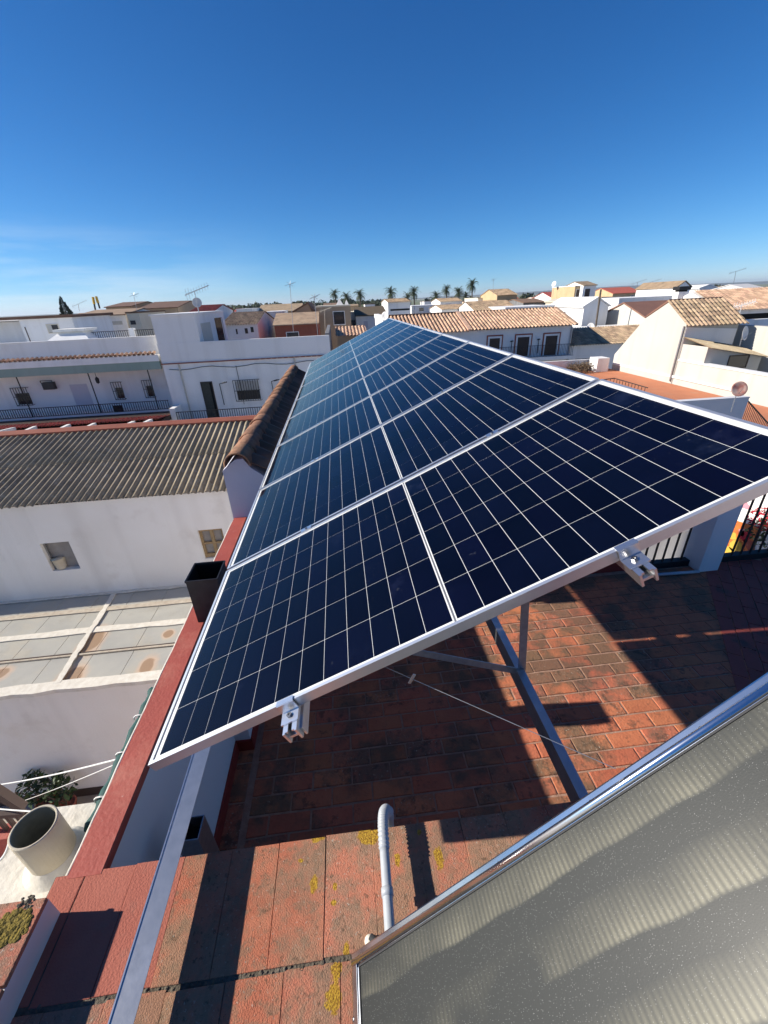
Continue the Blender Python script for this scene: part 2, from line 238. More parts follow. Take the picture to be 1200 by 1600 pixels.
# ------------------------------------------------------------------ mesh helpers
class MB:
    def __init__(s): s.v = []; s.f = []; s.t = []; s.sm = False
    def add(s, vs, fs, t=None):
        o = len(s.v); s.v += [Vector(v) for v in vs]
        t = R.random() if t is None else t
        for f in fs: s.f.append([i + o for i in f]); s.t.append(t)
        return s
    def box(s, x0, x1, y0, y1, z0, z1):
        x0, x1 = min(x0, x1), max(x0, x1); y0, y1 = min(y0, y1), max(y0, y1); z0, z1 = min(z0, z1), max(z0, z1)
        return s.add([(x0, y0, z0), (x1, y0, z0), (x1, y1, z0), (x0, y1, z0), (x0, y0, z1), (x1, y0, z1), (x1, y1, z1), (x0, y1, z1)],
                     [(0, 3, 2, 1), (4, 5, 6, 7), (0, 1, 5, 4), (1, 2, 6, 5), (2, 3, 7, 6), (3, 0, 4, 7)])
    def obox(s, c, u, v, w):                                    # oriented box: centre, three half vectors
        c, u, v, w = Vector(c), Vector(u), Vector(v), Vector(w)
        P = [c + a * u + b * v + d * w for d in (-1, 1) for (a, b) in ((-1, -1), (1, -1), (1, 1), (-1, 1))]
        fs = [(0, 3, 2, 1), (4, 5, 6, 7), (0, 1, 5, 4), (1, 2, 6, 5), (2, 3, 7, 6), (3, 0, 4, 7)]
        if u.cross(v).dot(w) < 0: fs = [tuple(reversed(f)) for f in fs]
        return s.add(P, fs)
    def bar(s, a, b, w, h, up=(0, 0, 1)):                       # bar from a to b, w wide, h tall
        a, b = Vector(a), Vector(b); d = (b - a); L = d.length; d /= L
        up = Vector(up); sd = d.cross(up)
        if sd.length < 1e-4: sd = d.cross(Vector((1, 0, 0)))
        sd.normalize(); up = sd.cross(d)
        return s.obox((a + b) / 2, d * L / 2, sd * w / 2, up * h / 2)
    def tube(s, pts, r, n=8, cap=True, r2=None):
        pts = [Vector(q) for q in pts]; N = len(pts); rings = []; o = []
        prev = None
        for i, q in enumerate(pts):
            d = (pts[min(i + 1, N - 1)] - pts[max(i - 1, 0)]).normalized()
            if prev is None:
                a = d.cross(Vector((0, 0, 1)))
                if a.length < 1e-3: a = d.cross(Vector((1, 0, 0)))
            else: a = prev - d * prev.dot(d)
            a.normalize(); prev = a; b = d.cross(a)
            rr = r[i] if isinstance(r, (list, tuple)) else (r + (r2 - r) * i / (N - 1) if r2 is not None else r)
            o += [q + (a * cos(2 * pi * k / n) + b * sin(2 * pi * k / n)) * rr for k in range(n)]
        fs = []
        for i in range(N - 1):
            for k in range(n):
                fs.append((i * n + k, i * n + (k + 1) % n, (i + 1) * n + (k + 1) % n, (i + 1) * n + k))
        if cap: fs.append(tuple(reversed(range(n)))); fs.append(tuple((N - 1) * n + k for k in range(n)))
        fs = [tuple(reversed(f)) for f in fs]
        return s.add(o, fs)
    def lathe(s, c, prof, n=24, axis=(0, 0, 1)):                # profile of (radius, height)
        c = Vector(c); q = Vector((0, 0, 1)).rotation_difference(Vector(axis).normalized())
        o = []; fs = []
        for (r, z) in prof: o += [c + q @ Vector((r * cos(2 * pi * k / n), r * sin(2 * pi * k / n), z)) for k in range(n)]
        for i in range(len(prof) - 1):
            for k in range(n): fs.append((i * n + k, i * n + (k + 1) % n, (i + 1) * n + (k + 1) % n, (i + 1) * n + k))
        return s.add(o, fs)
    def quad(s, a, b, c, d, t=None): return s.add([a, b, c, d], [(0, 1, 2, 3)], t)
    def prism(s, poly, d):                                      # polygon extruded along d
        d = Vector(d); n = len(poly); P = [Vector(q) for q in poly]
        fs = [tuple(range(n)), tuple(reversed(range(n, 2 * n)))] + [(i, i + n, (i + 1) % n + n, (i + 1) % n) for i in range(n)]
        nn = (P[1] - P[0]).cross(P[2] - P[0])
        if nn.dot(d) > 0: fs = [tuple(reversed(f)) for f in fs]
        return s.add(P + [q + d for q in P], fs)
    def build(s, name, m, parent=None, smooth=False, bevel=0.0, org=None):
        o0 = Vector((0, 0, 0))
        if parent is not None: o0 = Vector(parent['_o']) if '_o' in parent else root_loc(parent)
        elif org is not None: o0 = Vector(org)
        elif s.v:
            xs = [v.x for v in s.v]; ys = [v.y for v in s.v]; zs = [v.z for v in s.v]
            o0 = Vector(((min(xs) + max(xs)) / 2, (min(ys) + max(ys)) / 2, min(zs)))
        me = bpy.data.meshes.new(name); me.from_pydata([v - o0 for v in s.v], [], s.f); me.update()
        at = me.attributes.new('tint', 'FLOAT', 'FACE'); at.data.foreach_set('value', s.t)
        if bevel:
            bm = bmesh.new(); bm.from_mesh(me)
            bmesh.ops.remove_doubles(bm, verts=bm.verts, dist=1e-5)
            bmesh.ops.bevel(bm, geom=list(bm.edges), offset=bevel, segments=2, profile=.6, affect='EDGES', clamp_overlap=True)
            bm.to_mesh(me); bm.free()
        if smooth: me.polygons.foreach_set('use_smooth', [True] * len(me.polygons))
        me.materials.append(m)
        ob = bpy.data.objects.new(name, me); COL.objects.link(ob)
        if parent is not None: ob.parent = parent
        else: ob.location = o0
        return ob
def root_loc(o):
    while o.parent: o = o.parent
    return Vector(o.location)
def thing(name, label, cat, loc=(0, 0, 0), group=None):
    o = bpy.data.objects.new(name, None); COL.objects.link(o); o.location = loc; o.empty_display_size = .2
    return tag(o, label, cat, group)
def tag(o, label, cat, group=None):
    o['label'] = label; o['category'] = cat
    if group: o['group'] = group
    return o
def struct(o): o['kind'] = 'structure'; return o
def stuff(o): o['kind'] = 'stuff'; return o
def B(*a): return MB().box(*a)
def inst(src_mesh, name, loc, parent, rot=None, scale=None):
    o = bpy.data.objects.new(name, src_mesh); COL.objects.link(o)
    o.parent = parent
    o.location = Vector(loc) - (root_loc(parent) if parent else Vector((0, 0, 0)))
    if rot: o.rotation_euler = rot
    if scale: o.scale = scale
    return o

def tile_roof(a, b, up, pitch, m, parent, name='tiles', course=.36, amp=.045, seg=5):
    """Barrel-tile slope: eave from a to b, up = vector from eave to ridge."""
    a, b, up = Vector(a), Vector(b), Vector(up)
    u = b - a; L = u.length; u /= L; S = up.length; w = up / S; nrm = u.cross(w)
    if nrm.z < 0: nrm = -nrm
    nc = max(2, round(L / pitch)); nr = max(2, round(S / course)); pw = L / nc
    mb = MB()
    for c in range(nc):
        jit = R.uniform(-.006, .006)
        for r in range(nr):
            t = R.random()
            s0 = S * r / nr - (.04 if r else .05) + jit; s1 = S * (r + 1) / nr
            vs = []
            for (sx, lift) in ((s0, .022), (s1, .0)):
                for k in range(seg + 1):
                    q = k / seg
                    h = amp * sin(pi * q / .62) if q < .62 else -amp * .55 * sin(pi * (q - .62) / .38)
                    vs.append(a + u * (pw * (c + q)) + w * sx + nrm * (h + lift + amp * .5))
            fs = [(k, k + 1, seg + 2 + k, seg + 1 + k) for k in range(seg)]
            base = len(vs)
            for k in range(seg + 1): vs.append(vs[k] - nrm * .025)
            fs += [(k + 1, k, base + k, base + k + 1) for k in range(seg)]
            if (vs[1] - vs[0]).cross(vs[seg + 1] - vs[0]).dot(nrm) < 0: fs = [tuple(reversed(f)) for f in fs]
            mb.add(vs, fs, t)
    o = mb.build(name, m, parent); stuff(o)
    return o

GZ = -9.5          # street level
ZF = -1.72         # terrace floor
ZC = -0.535        # top of coping
TILT = math.asin(0.41786); CU, SU = 0.908511, 0.417861
U = Vector((CU, 0, SU)); NP = Vector((-SU, 0, CU)); VY = Vector((0, 1, 0))
def PT(u, v, h=0.0): return U * u + VY * v + NP * h

# ================================================================== SETTING
mb = MB(); S = 9000
mb.quad((-S, -S, GZ), (S, -S, GZ), (S, S, GZ), (-S, S, GZ))
struct(mb.build('ground', GROUND, org=(0, 0, GZ)))
mb = MB(); mb.quad((60, 260, GZ + .3), (4200, 260, GZ + .3), (4200, 4000, GZ + .3), (60, 4000, GZ + .3)); struct(mb.build('field', FIELD))
def hill(name, x0, x1, Y, zt, depth, seed):
    rr = random.Random(seed); mb = MB(); N = 60; rows = 5; V = []
    ph = [rr.uniform(0, 6) for _ in range(4)]
    for j in range(rows + 1):
        for i in range(N + 1):
            t = i / N; e = sin(pi * t) ** .6
            h = e * (.72 + .16 * sin(5 * t + ph[0]) + .08 * sin(13 * t + ph[1]) + .04 * sin(29 * t + ph[2]))
            k = sin(pi * .5 * j / rows)
            V.append((x0 + (x1 - x0) * t, Y + depth * j / rows, GZ - 2 + (zt - GZ + 2) * h * k))
    mb.add(V, [(j * (N + 1) + i, j * (N + 1) + i + 1, (j + 1) * (N + 1) + i + 1, (j + 1) * (N + 1) + i) for j in range(rows) for i in range(N)])
    return struct(mb.build(name, HILL, smooth=True))
hill('hills', 1700, 6200, 4300, 46, 900, 3)
hill('hills', 500, 3600, 5200, 26, 900, 5)
hill('hills', -6500, 900, 4200, 16, 900, 8)

# ---------------------------------------------------- terrace floor, brick by brick
fl = B(-.305, 9.0, .004, 3.02, ZF - .35, ZF - .006).build('terrace_floor', MORTF, org=(0, 0, ZF)); struct(fl)
def brick_mesh(name, lx, ly, h, m, bev=.004, seed=0, ragged=.002):
    bm = bmesh.new(); bmesh.ops.create_cube(bm, size=1, matrix=Matrix.Diagonal((lx, ly, h, 1)))
    bmesh.ops.bevel(bm, geom=[e for e in bm.edges], offset=bev, segments=1, affect='EDGES')
    rr = random.Random(seed)
    for v in bm.verts: v.co += Vector((rr.uniform(-1, 1), rr.uniform(-1, 1), rr.uniform(-.3, .3))) * ragged
    me = bpy.data.meshes.new(name); bm.to_mesh(me); bm.free(); me.materials.append(m); return me
BL, BWd = .272, .1235
variants = [brick_mesh('brick', BL - .011, BWd - .011, .03, BRICK, seed=i, ragged=.0022) for i in range(4)]
halves = [brick_mesh('brick', BL / 2 - .011, BWd - .011, .03, BRICK, seed=20 + i) for i in range(2)]
spots = []
row = 0; y = .06
while y < 2.86:
    off = (row % 2) * BL / 2
    x = -.22 + off + .072 - (BL if row % 2 else 0) + BL / 2
    while x < 3.95 + (y - 1.2) * .62:
        spots.append((x, y)); x += BL
    y += BWd; row += 1
vis = sorted(spots, key=lambda s: (s[0] - .9) ** 2 * .7 + (s[1] - .6) ** 2)
rest = MB()
for i, (x, y) in enumerate(vis):
    if x - BL / 2 < -.20: continue
    if i < 300:
        o = inst(R.choice(variants), 'brick', (x + R.uniform(-.002, .002), y + R.uniform(-.002, .002), ZF - .015 + R.uniform(-.0015, .0015)), fl, (R.uniform(-.004, .004), R.uniform(-.004, .004), R.uniform(-.008, .008)))
    else: rest.box(x - BL / 2 + .005, x + BL / 2 - .005, y - BWd / 2 + .005, y + BWd / 2 - .005, ZF - .03, ZF + R.uniform(-.001, .001))
stuff(rest.build('far_bricks', BRICK, fl))
for rr2 in range(1, 23, 2):
    inst(R.choice(halves), 'brick', (-.081, .06 + rr2 * BWd, ZF - .0152), fl)
# border row of stretchers along the parapet and the rotated, painted bay beyond the diagonal joint
for k in range(10):
    inst(R.choice(variants), 'brick', (-.245, .16 + k * BL, ZF - .0155), fl, (0, 0, pi / 2))
J0 = Vector((4.64, 2.65)); J1 = Vector((3.70, 1.25)); jd = (J0 - J1).normalized(); jn = Vector((jd.y, -jd.x))
diag = MB()
for a in range(-14, 16):
    for b in range(0, 34):
        cx = J1 + jd * (a * BL + (b % 2) * BL / 2) + jn * (.085 + b * BWd)
        if not (-.0 < cx.y < 2.95 and cx.x < 8.8 and cx.x > 2.7): continue
        diag.obox((cx.x, cx.y, ZF - .012 + R.uniform(-.001, .001)), (jd.x * (BL / 2 - .005), jd.y * (BL / 2 - .005), 0), (jn.x * (BWd / 2 - .005), jn.y * (BWd / 2 - .005), 0), (0, 0, .015))
stuff(diag.build('diagonal_bricks', BRICKP, fl))
# body of the photographer's house below the terrace
own = thing('terrace_house', 'whitewashed house carrying the brick roof terrace under the solar panels', 'house', (4, 1.5, GZ))
B(-.300, 9.0, -3.0, 3.0, GZ, ZF - .36).build('wall', WHITE, own)
B(-.300, 9.0, -3.0, -1.2, ZF - .34, -1.4).build('roof', REDP, own)

# ---------------------------------------------------- left parapet
par = thing('terrace_parapet', 'thin rendered parapet with red painted coping running beside the panel edge', 'parapet', (-.36, 1.3, ZF))
B(-.418, -.310, .0, 2.742, GZ, ZC - .035).build('wall', WHITE2, par)
cp = MB(); prof = [(-.428, ZC - .036), (-.428, ZC - .006), (-.424, ZC), (-.308, ZC + .002), (-.303, ZC - .006), (-.303, ZC - .036)]
cp.prism([(x, -.02, z) for x, z in prof], (0, 2.77, 0)); cp.build('coping', REDP, par)
MB().tube([(-.432, -.02 + i * .1, ZC - .012 + R.uniform(-.004, .004)) for i in range(28)], .008, 6).build('plaster_bead', SEAL, par, smooth=True)
B(-.309, -.298, .01, 2.74, ZF, ZF + .11).build('skirting', REDSK, par)
B(-.309, -.20, 1.22, 2.742, ZF, ZC - .30).build('pilaster', WHITE2, par)
B(-.200, -.188, 1.21, 2.742, ZF, ZF + .11).build('skirting', REDSK, par)
B(-.309, -.188, 1.208, 1.2195, ZF, ZF + .11).build('skirting', REDSK, par)

# ---------------------------------------------------- brick-topped wall in the foreground
slab = thing('brick_topped_wall', 'wide low wall topped with weathered lichen covered red bricks in the foreground', 'wall', (1.0, -.55, ZF))
B(-.47, 3.2, -1.19, -.004, GZ + .01, ZC - .05).build('wall', GREYP, slab)
B(-.468, 3.195, -1.185, -.008, ZC - .05, ZC - .0035).build('mortar_bed', MORT, slab)
CW, CL = .168, .322
cmesh = [brick_mesh('coping_brick', .1692, CL + .006, .045, COPE, bev=.0016, seed=40 + i, ragged=.0012) for i in range(4)]
cplain = brick_mesh('coping_brick', .1694, CL + .006, .045, COPEP, bev=.0015, seed=50, ragged=.001)
for rw, (yc, x00) in enumerate(((-.166, -.36), (-.506, .03 - 3 * .170), (-.846, -.40), )):
    for k in range(22):
        x = x00 + (k + .5) * .170
        if x > 3.1 or x < -.4: continue
        z = ZC - .0225 + R.uniform(-.001, .001)
        inst(cplain if (rw == 0 and k < 2) else R.choice(cmesh), 'coping_brick', (x, yc + R.uniform(-.003, .003), z), slab, (R.uniform(-.004, .004), R.uniform(-.004, .004), R.uniform(-.006, .006)))
B(-.466, -.364, -.327, -.008, ZC - .045, ZC - .001).build('red_corner', COPEP, slab, bevel=.004)
mo = MB()
for rowy in (-.336, -.676):
    for k in range(180):
        x = -.4 + k * .019; mo.lathe((x + R.uniform(-.01, .01), rowy + R.uniform(-.006, .006), ZC - .014), [(.013, 0), (.011, .006), (.006, R.uniform(.008, .013)), (0, R.uniform(.011, .016))], 6)
stuff(mo.build('moss', MORT, slab, smooth=True))
def lichen(px, py, r, el, mt=YLICH, z=ZC, nm='lichen_patch', par_=None, dens=26):
    c = onz(px, py, z); mb = MB()
    for k in range(dens):                                         # overlapping crust lobes
        a = R.uniform(0, 2 * pi); d = r * sqrt(R.random()) * .85
        q = c + Vector((cos(a) * d, sin(a) * d * el, 0)); rr = r * R.uniform(.08, .22)
        n = 9; h = R.uniform(.001, .0035)
        ring = [rr * R.uniform(.75, 1.2) for _ in range(n)]
        vs = [q + Vector((cos(2 * pi * i / n) * ring[i], sin(2 * pi * i / n) * ring[i] * el, -.001)) for i in range(n)] + \
             [q + Vector((cos(2 * pi * i / n) * ring[i] * .7, sin(2 * pi * i / n) * ring[i] * .7 * el, h)) for i in range(n)] + [q + Vector((0, 0, h * .7))]
        mb.add(vs, [(i, (i + 1) % n, n + (i + 1) % n, n + i) for i in range(n)] + [(n + i, n + (i + 1) % n, 2 * n) for i in range(n)])
    return mb.build(nm, mt, par_ or slab, smooth=True)

# ---------------------------------------------------- low block at the left edge
blk = thing('low_masonry_block', 'white sided low masonry block with mossy brick top at lower left corner', 'block', (-.6, -.5, ZC))
B(-.80, -.392, -1.10, -.115, ZC - .002, ZC + .100).build('body', WHITE2, blk)
for k in range(5):
    B(-.80, -.388, -.118 - k * .2 - .194, -.118 - k * .2, ZC + .1002, ZC + .118).build('top_brick', COPE, blk, bevel=.003)
lichen(16, 1450, .062, .8, GLICH, ZC + .118, 'moss_patch', blk, 260)
lichen(40, 1412, .03, .8, MORT, ZC + .118, 'moss_patch', blk, 60)

# ---------------------------------------------------- flue pipe on plaster base
fp = onz(52, 1291, -.490); fp.z = -.775
flue = thing('flue_pipe', 'short open beige fibre cement flue pipe on white plaster base beside red coping', 'flue', fp)
ro, ri, hh = .079, .070, .285
MB().lathe(fp, [(ro, -.05), (ro, hh - .003), (ro - .003, hh), (ri + .002, hh), (ri, hh - .003)], 40).build('pipe', FIBRE, flue, smooth=False)
MB().lathe(fp, [(ri, hh - .003), (ri, .02), (0.0, .02)], 40).build('bore', FIBIN, flue, smooth=True)
base = MB(); base.lathe(fp, [(.15, .0), (.14, .025), (.115, .05), (.098, .065), (.086, .09), (.0795, .097)], 28); base.build('plaster_collar', SEAL, flue, smooth=True)
B(-.86, -.433, -.10, .36, GZ + .02, -.725).build('plaster_base', SEAL, flue, bevel=.012)

# ================================================================== SOLAR ARRAY
frame_h = .035; PW, PL, PP = 1.038, 2.094, 1.058
def panel_frame(v0):
    mb = MB()
    e = .011
    for (u0, u1, a, b) in ((0, PL, v0, v0 + e), (0, PL, v0 + PW - e, v0 + PW), (0, e, v0 + e, v0 + PW - e), (PL - e, PL, v0 + e, v0 + PW - e)):
        c = PT((u0 + u1) / 2, (a + b) / 2, -frame_h / 2); mb.obox(c, U * (u1 - u0) / 2, VY * (b - a) / 2, NP * frame_h / 2)
    return mb
CWc = (PW - 2 * .022) / 6          # cell pitch along the row (y)
HC = (PL / 2 - .011 - .018 - .0065) / 12    # half-cell pitch along the slope
gap = .0019
def cell_mesh():
    bm = bmesh.new(); a, b = HC / 2 - gap / 2, CWc / 2 - gap / 2; ch = .004
    ch = .0006; pts = [(-a + ch, -b), (a - ch, -b), (a, -b + ch), (a, b - ch), (a - ch, b), (-a + ch, b), (-a, b - ch), (-a, -b + ch)]
    top = [bm.verts.new((x, y, .0006)) for x, y in pts]; bot = [bm.verts.new((x, y, 0)) for x, y in pts]
    bm.faces.new(top)
    for i in range(8): bm.faces.new((bot[i], bot[(i + 1) % 8], top[(i + 1) % 8], top[i]))
    me = bpy.data.meshes.new('cell'); bm.to_mesh(me); bm.free(); me.materials.append(CELL); return me
CM = cell_mesh()
PROT = (0, -TILT, 0)
ords = ['nearest', 'second nearest', 'third nearest', 'fourth', 'fifth', 'sixth', 'seventh', 'eighth', 'farthest']
for i in range(9):
    v0 = i * PP
    pan = thing('photovoltaic_module', ['nearest solar panel of the row, its whole front frame edge in view'] [0] if i == 0 else
                f'{ords[i]} solar panel in the tilted row' + (' counted from the camera' if 0 < i < 8 else ', at the far end by the rooftops'), 'solar panel', PT(PL / 2, v0 + PW / 2, -frame_h), 'solar panels in the tilted row')
    panel_frame(v0).build('frame', ALU, pan)
    MB().obox(PT(PL / 2, v0 + PW / 2, -.0065), U * (PL / 2 - .0112), VY * (PW / 2 - .0112), NP * .0015).build('backsheet', BACK, pan)
    pb = MB()
    for half in (0, 1):
        u0 = .011 + .018 if half == 0 else PL / 2 + .0065
        for a in range(12):
            for b in range(6):
                c = PT(u0 + (a + .5) * HC, v0 + .022 + (b + .5) * CWc, -.0049)
                if i < 5: inst(CM, 'cell', c, pan, PROT)
                else: pb.obox(c, U * (HC / 2 - gap / 2), VY * (CWc / 2 - gap / 2), NP * .0004)
    if i >= 5: stuff(pb.build('cells', CELL, pan))
    MB().obox(PT(PL / 2, v0 + PW / 2, -.0047), U * .0028, VY * (PW / 2 - .014), NP * .0004).build('busbar', DARKST, pan)
    g = MB(); g.quad(PT(.011, v0 + .011, -.002), PT(PL - .011, v0 + .011, -.002), PT(PL - .011, v0 + PW - .011, -.002), PT(.011, v0 + PW - .011, -.002)); g.build('glass', MGLASS, pan)

mf = thing('mounting_frame', 'aluminium and galvanised steel mounting frame holding up the solar panel row', 'mounting frame', (1.0, 4.5, -.6))
VEND = 9 * PP + .05
for u in (.493, 1.540):
    for (du, h0, h1) in ((-.019, -.035, -.075), (.019, -.035, -.075)):
        MB().obox(PT(u + du, (VEND - .075) / 2, (h0 + h1) / 2), U * .0035, VY * (VEND + .075) / 2, NP * .02).build('array_rail', CLAMP, mf)
    MB().obox(PT(u, (VEND - .07) / 2, -.060), U * .0155, VY * (VEND + .07) / 2, NP * .004).build('rail_web', CLAMP, mf)
    for d in (-.011, .011):
        MB().obox(PT(u + d, (VEND - .07) / 2, -.038), U * .0045, VY * (VEND + .07) / 2, NP * .003).build('rail_lip_or_glint', CLAMP, mf)
    MB().obox(PT(u + .026, (VEND - .06) / 2, -.070), U * .003, VY * (VEND + .06) / 2, NP * .016).build('rail_flange', CLAMP, mf)
    # end clamp at the near edge: hook over the frame, web, foot and bolt
    MB().obox(PT(u, .0035, .0025), U * .028, VY * .0085, NP * .0022).build('end_clamp', CLAMP, mf)
    MB().obox(PT(u, -.006, -.015), U * .028, VY * .002, NP * .018).build('clamp_web', CLAMP, mf)
    MB().obox(PT(u, -.026, -.0325), U * .028, VY * .020, NP * .0025).build('clamp_foot', CLAMP, mf)
    MB().lathe(PT(u, -.024, -.030), [(.0085, 0), (.0085, .007), (.004, .007), (.0035, .004), (0, .004)], 6, NP).build('bolt', SCREW, mf)
    for k in range(1, 9):
        MB().obox(PT(u, k * PP - .01, .0022), U * .030, VY * .016, NP * .0018).build('mid_clamp', CLAMP, mf)
        MB().lathe(PT(u, k * PP - .01, .004), [(.007, 0), (.007, .005), (0, .005)], 6, NP).build('bolt', SCREW, mf)
# base rails running along the wall tops
def channel(x0, x1, y0, y1, zt, zb, nm, m=GALV, both=True):
    t = .0025; mb = MB()
    mb.box(x0, x1, y0, y1, zt - t, zt); mb.box(x0, x0 + t, y0, y1, zb, zt - t)
    if both: mb.box(x1 - t, x1, y0, y1, zb, zt - t)
    return mb.build(nm, m, mf)
channel(-.056, .010, -1.1, .60, -.412, -.470, 'base_rail', both=False)
RX = 1.505
channel(RX - .021, RX + .021, -.003, 9.0, -.528, -.625, 'base_rail')
for yj in (.645, 2.9, 5.2, 7.6):
    j = Vector((RX + .012, yj, -.545))
    tR = PT(1.540, yj, -.075)
    MB().bar(j, tR + Vector((0, 0, 0)), .040, .004, (0, 1, 0)).build('brace', DARKST, mf)
    tl = Vector((.45, yj, ony(480, 989, .645).z)) if True else None
    MB().bar(j + Vector((0, -.006, 0)), tl, .040, .004, (0, 1, 0)).build('brace', DARKST, mf)
    MB().bar(tl, PT(.493, yj, -.078), .040, .004, (0, 1, 0)).build('brace', DARKST, mf)
    MB().bar(j + Vector((0, 0, .01)), Vector((j.x, yj, ZF + .001)), .040, .004, (0, 1, 0)).build('brace', DARKST, mf) if yj > 2 else None
    MB().tube([j + Vector((0, -.03, 0)), j + Vector((0, .03, 0))], .006, 8).build('bolt', SCREW, mf)
B(-.05, .004, -.95, -.85, ZC - .001, -.4715).build('foot', DARKST, mf)
B(-.0575, -.0535, -1.1, .60, -.4118, -.4095).build('rail_lip_or_glint', CLAMP, mf)  # bright bar added to stand for the glint along the rail's left edge
MB().bar((-.02, .57, -.4145), PT(.012, .57, -.036), .04, .004, (0, 1, 0)).build('brace', DARKST, mf)
for yj in (3.4, 6.0, 8.0):
    MB().bar((-.02, yj, -.30), PT(.02, yj, -.035), .04, .004, (0, 1, 0)).build('brace', DARKST, mf)

# ---------------------------------------------------- steel duct
dx0, dx1, dy0, dy1, dzt = -.341, -.156, 1.291, 1.485, -.212
duct = thing('metal_duct', 'open topped black sheet metal duct standing on the red parapet', 'duct', (dx0 + .09, dy0 + .1, ZC))
mb = MB(); t = .003
mb.box(dx0, dx1, dy0, dy0 + t, ZC + .003, dzt).box(dx0, dx1, dy1 - t, dy1, ZC + .003, dzt).box(dx0, dx0 + t, dy0 + t, dy1 - t, ZC + .003, dzt).box(dx1 - t, dx1, dy0 + t, dy1 - t, ZC + .003, dzt)
mb.build('casing', BLACKM, duct)
mb = MB()
for (a, b, c, d) in ((dx0 + t + .0005, dx0 + t + .002, dy0 + t, dy1 - t), (dx1 - t - .002, dx1 - t - .0005, dy0 + t, dy1 - t), (dx0 + t + .003, dx1 - t - .003, dy1 - t - .002, dy1 - t - .0005), (dx0 + t + .003, dx1 - t - .003, dy0 + t + .0005, dy0 + t + .002)): mb.box(a, b, c, d, ZC + .02, dzt - .01)
mb.box(dx0 + .006, dx1 - .006, dy0 + .006, dy1 - .006, ZC + .005, ZC + .015)
mb.build('black_lining', BLACKF, duct)
mb = MB()
mb.box(dx0 - .004, dx1 + .004, dy0 - .004, dy0 - .0005, dzt - .012, dzt + .001).box(dx0 - .004, dx0 - .0005, dy0, dy1, dzt - .012, dzt + .001).box(dx0 - .004, dx1 + .004, dy1 + .0005, dy1 + .004, dzt - .012, dzt + .001).box(dx1 + .0005, dx1 + .004, dy0, dy1, dzt - .012, dzt + .001)
mb.build('rim', BLACKM, duct)

# ---------------------------------------------------- plastic conduit over the wall
pts = [(.690, -.62, ZC + .085), (.695, -.40, ZC + .078), (.700, -.22, ZC + .070), (.703, -.10, ZC + .068), (.706, -.03, ZC + .068), (.712, .015, ZC + .062), (.722, .038, ZC + .042), (.730, .045, ZC + .005), (.734, .047, ZC - .1), (.736, .048, ZF + .002)]
def smooth_path(P, k=6):
    P = [Vector(q) for q in P]; out = []
    for i in range(len(P) - 1):
        p0, p1, p2, p3 = P[max(i - 1, 0)], P[i], P[i + 1], P[min(i + 2, len(P) - 1)]
        for s in range(k):
            t = s / k; out.append(.5 * ((2 * p1) + (p2 - p0) * t + (2 * p0 - 5 * p1 + 4 * p2 - p3) * t * t + (3 * p1 - p0 - 3 * p2 + p3) * t ** 3))
    return out + [P[-1]]
con = thing('plastic_conduit', 'pale grey plastic conduit with ribbed bend lying over the brick topped wall', 'conduit', (.7, -.3, ZC))
MB().tube(smooth_path(pts[:4], 6), .0165, 16).build('pipe', PVC, con, smooth=True)
path = smooth_path(pts[3:], 22); rr_ = [.0185 + (.0014 if (i // 2) % 2 else -.0010) if i < 110 else .018 for i in range(len(path))]
MB().tube(path, rr_, 16).build('ribbed_bend', PVC, con, smooth=True)
MB().tube([Vector(pts[2]) + Vector((0, -.012, 0)), Vector(pts[2]) + Vector((0, .012, 0))], .0195, 16).build('coupling', PVC, con, smooth=True)
B(.675, .71, -.47, -.43, ZC - .001, ZC + .060).build('support_clip', PVC, con, bevel=.004)
pu = thing('pipe_fitting', 'small white plaster capped pipe fitting behind the collector corner', 'fitting', (.62, -.30, ZC))
MB().lathe((.632, -.306, ZC - .002), [(.016, 0), (.015, .008), (.011, .014), (.006, .017), (0, .018)], 14).build('body', SEAL, pu, smooth=True)
MB().tube([(.635, -.300, ZC + .012), (.70, -.36, ZC + .012)], .010, 10).build('stub', RUBBER, pu, smooth=True)

# ---------------------------------------------------- solar thermal collector at lower right
CT = radians(48.29); CS = Vector((cos(CT), 0, sin(CT))); CN = Vector((-sin(CT), 0, cos(CT))); C0 = Vector((.575, -.338, -.500))
def CP(s, t, h=0): return C0 + CS * s - VY * t + CN * h
SL, TW = 2.0, 1.06
colr = thing('solar_water_collector', 'tilted solar thermal collector with textured glass and aluminium frame in lower right corner', 'solar collector', CP(0, TW / 2, -.1))
BEAD = mat('glint_bead', (.80, .81, .82), None, 25, .2, metal=1.0)
CFR = mat('collector_frame', (.60, .63, .66), (.52, .55, .58), 25, .17, metal=1.0)
fw, fd = .034, .085
for (s0, s1, t0, t1) in ((0, SL, 0, fw), (0, SL, TW - fw, TW), (0, fw, fw, TW - fw), (SL - fw, SL, fw, TW - fw)):
    MB().obox(CP((s0 + s1) / 2, (t0 + t1) / 2, -fd / 2), CS * (s1 - s0) / 2, VY * (t1 - t0) / 2, CN * fd / 2).build('frame', CFR, colr, bevel=.004)
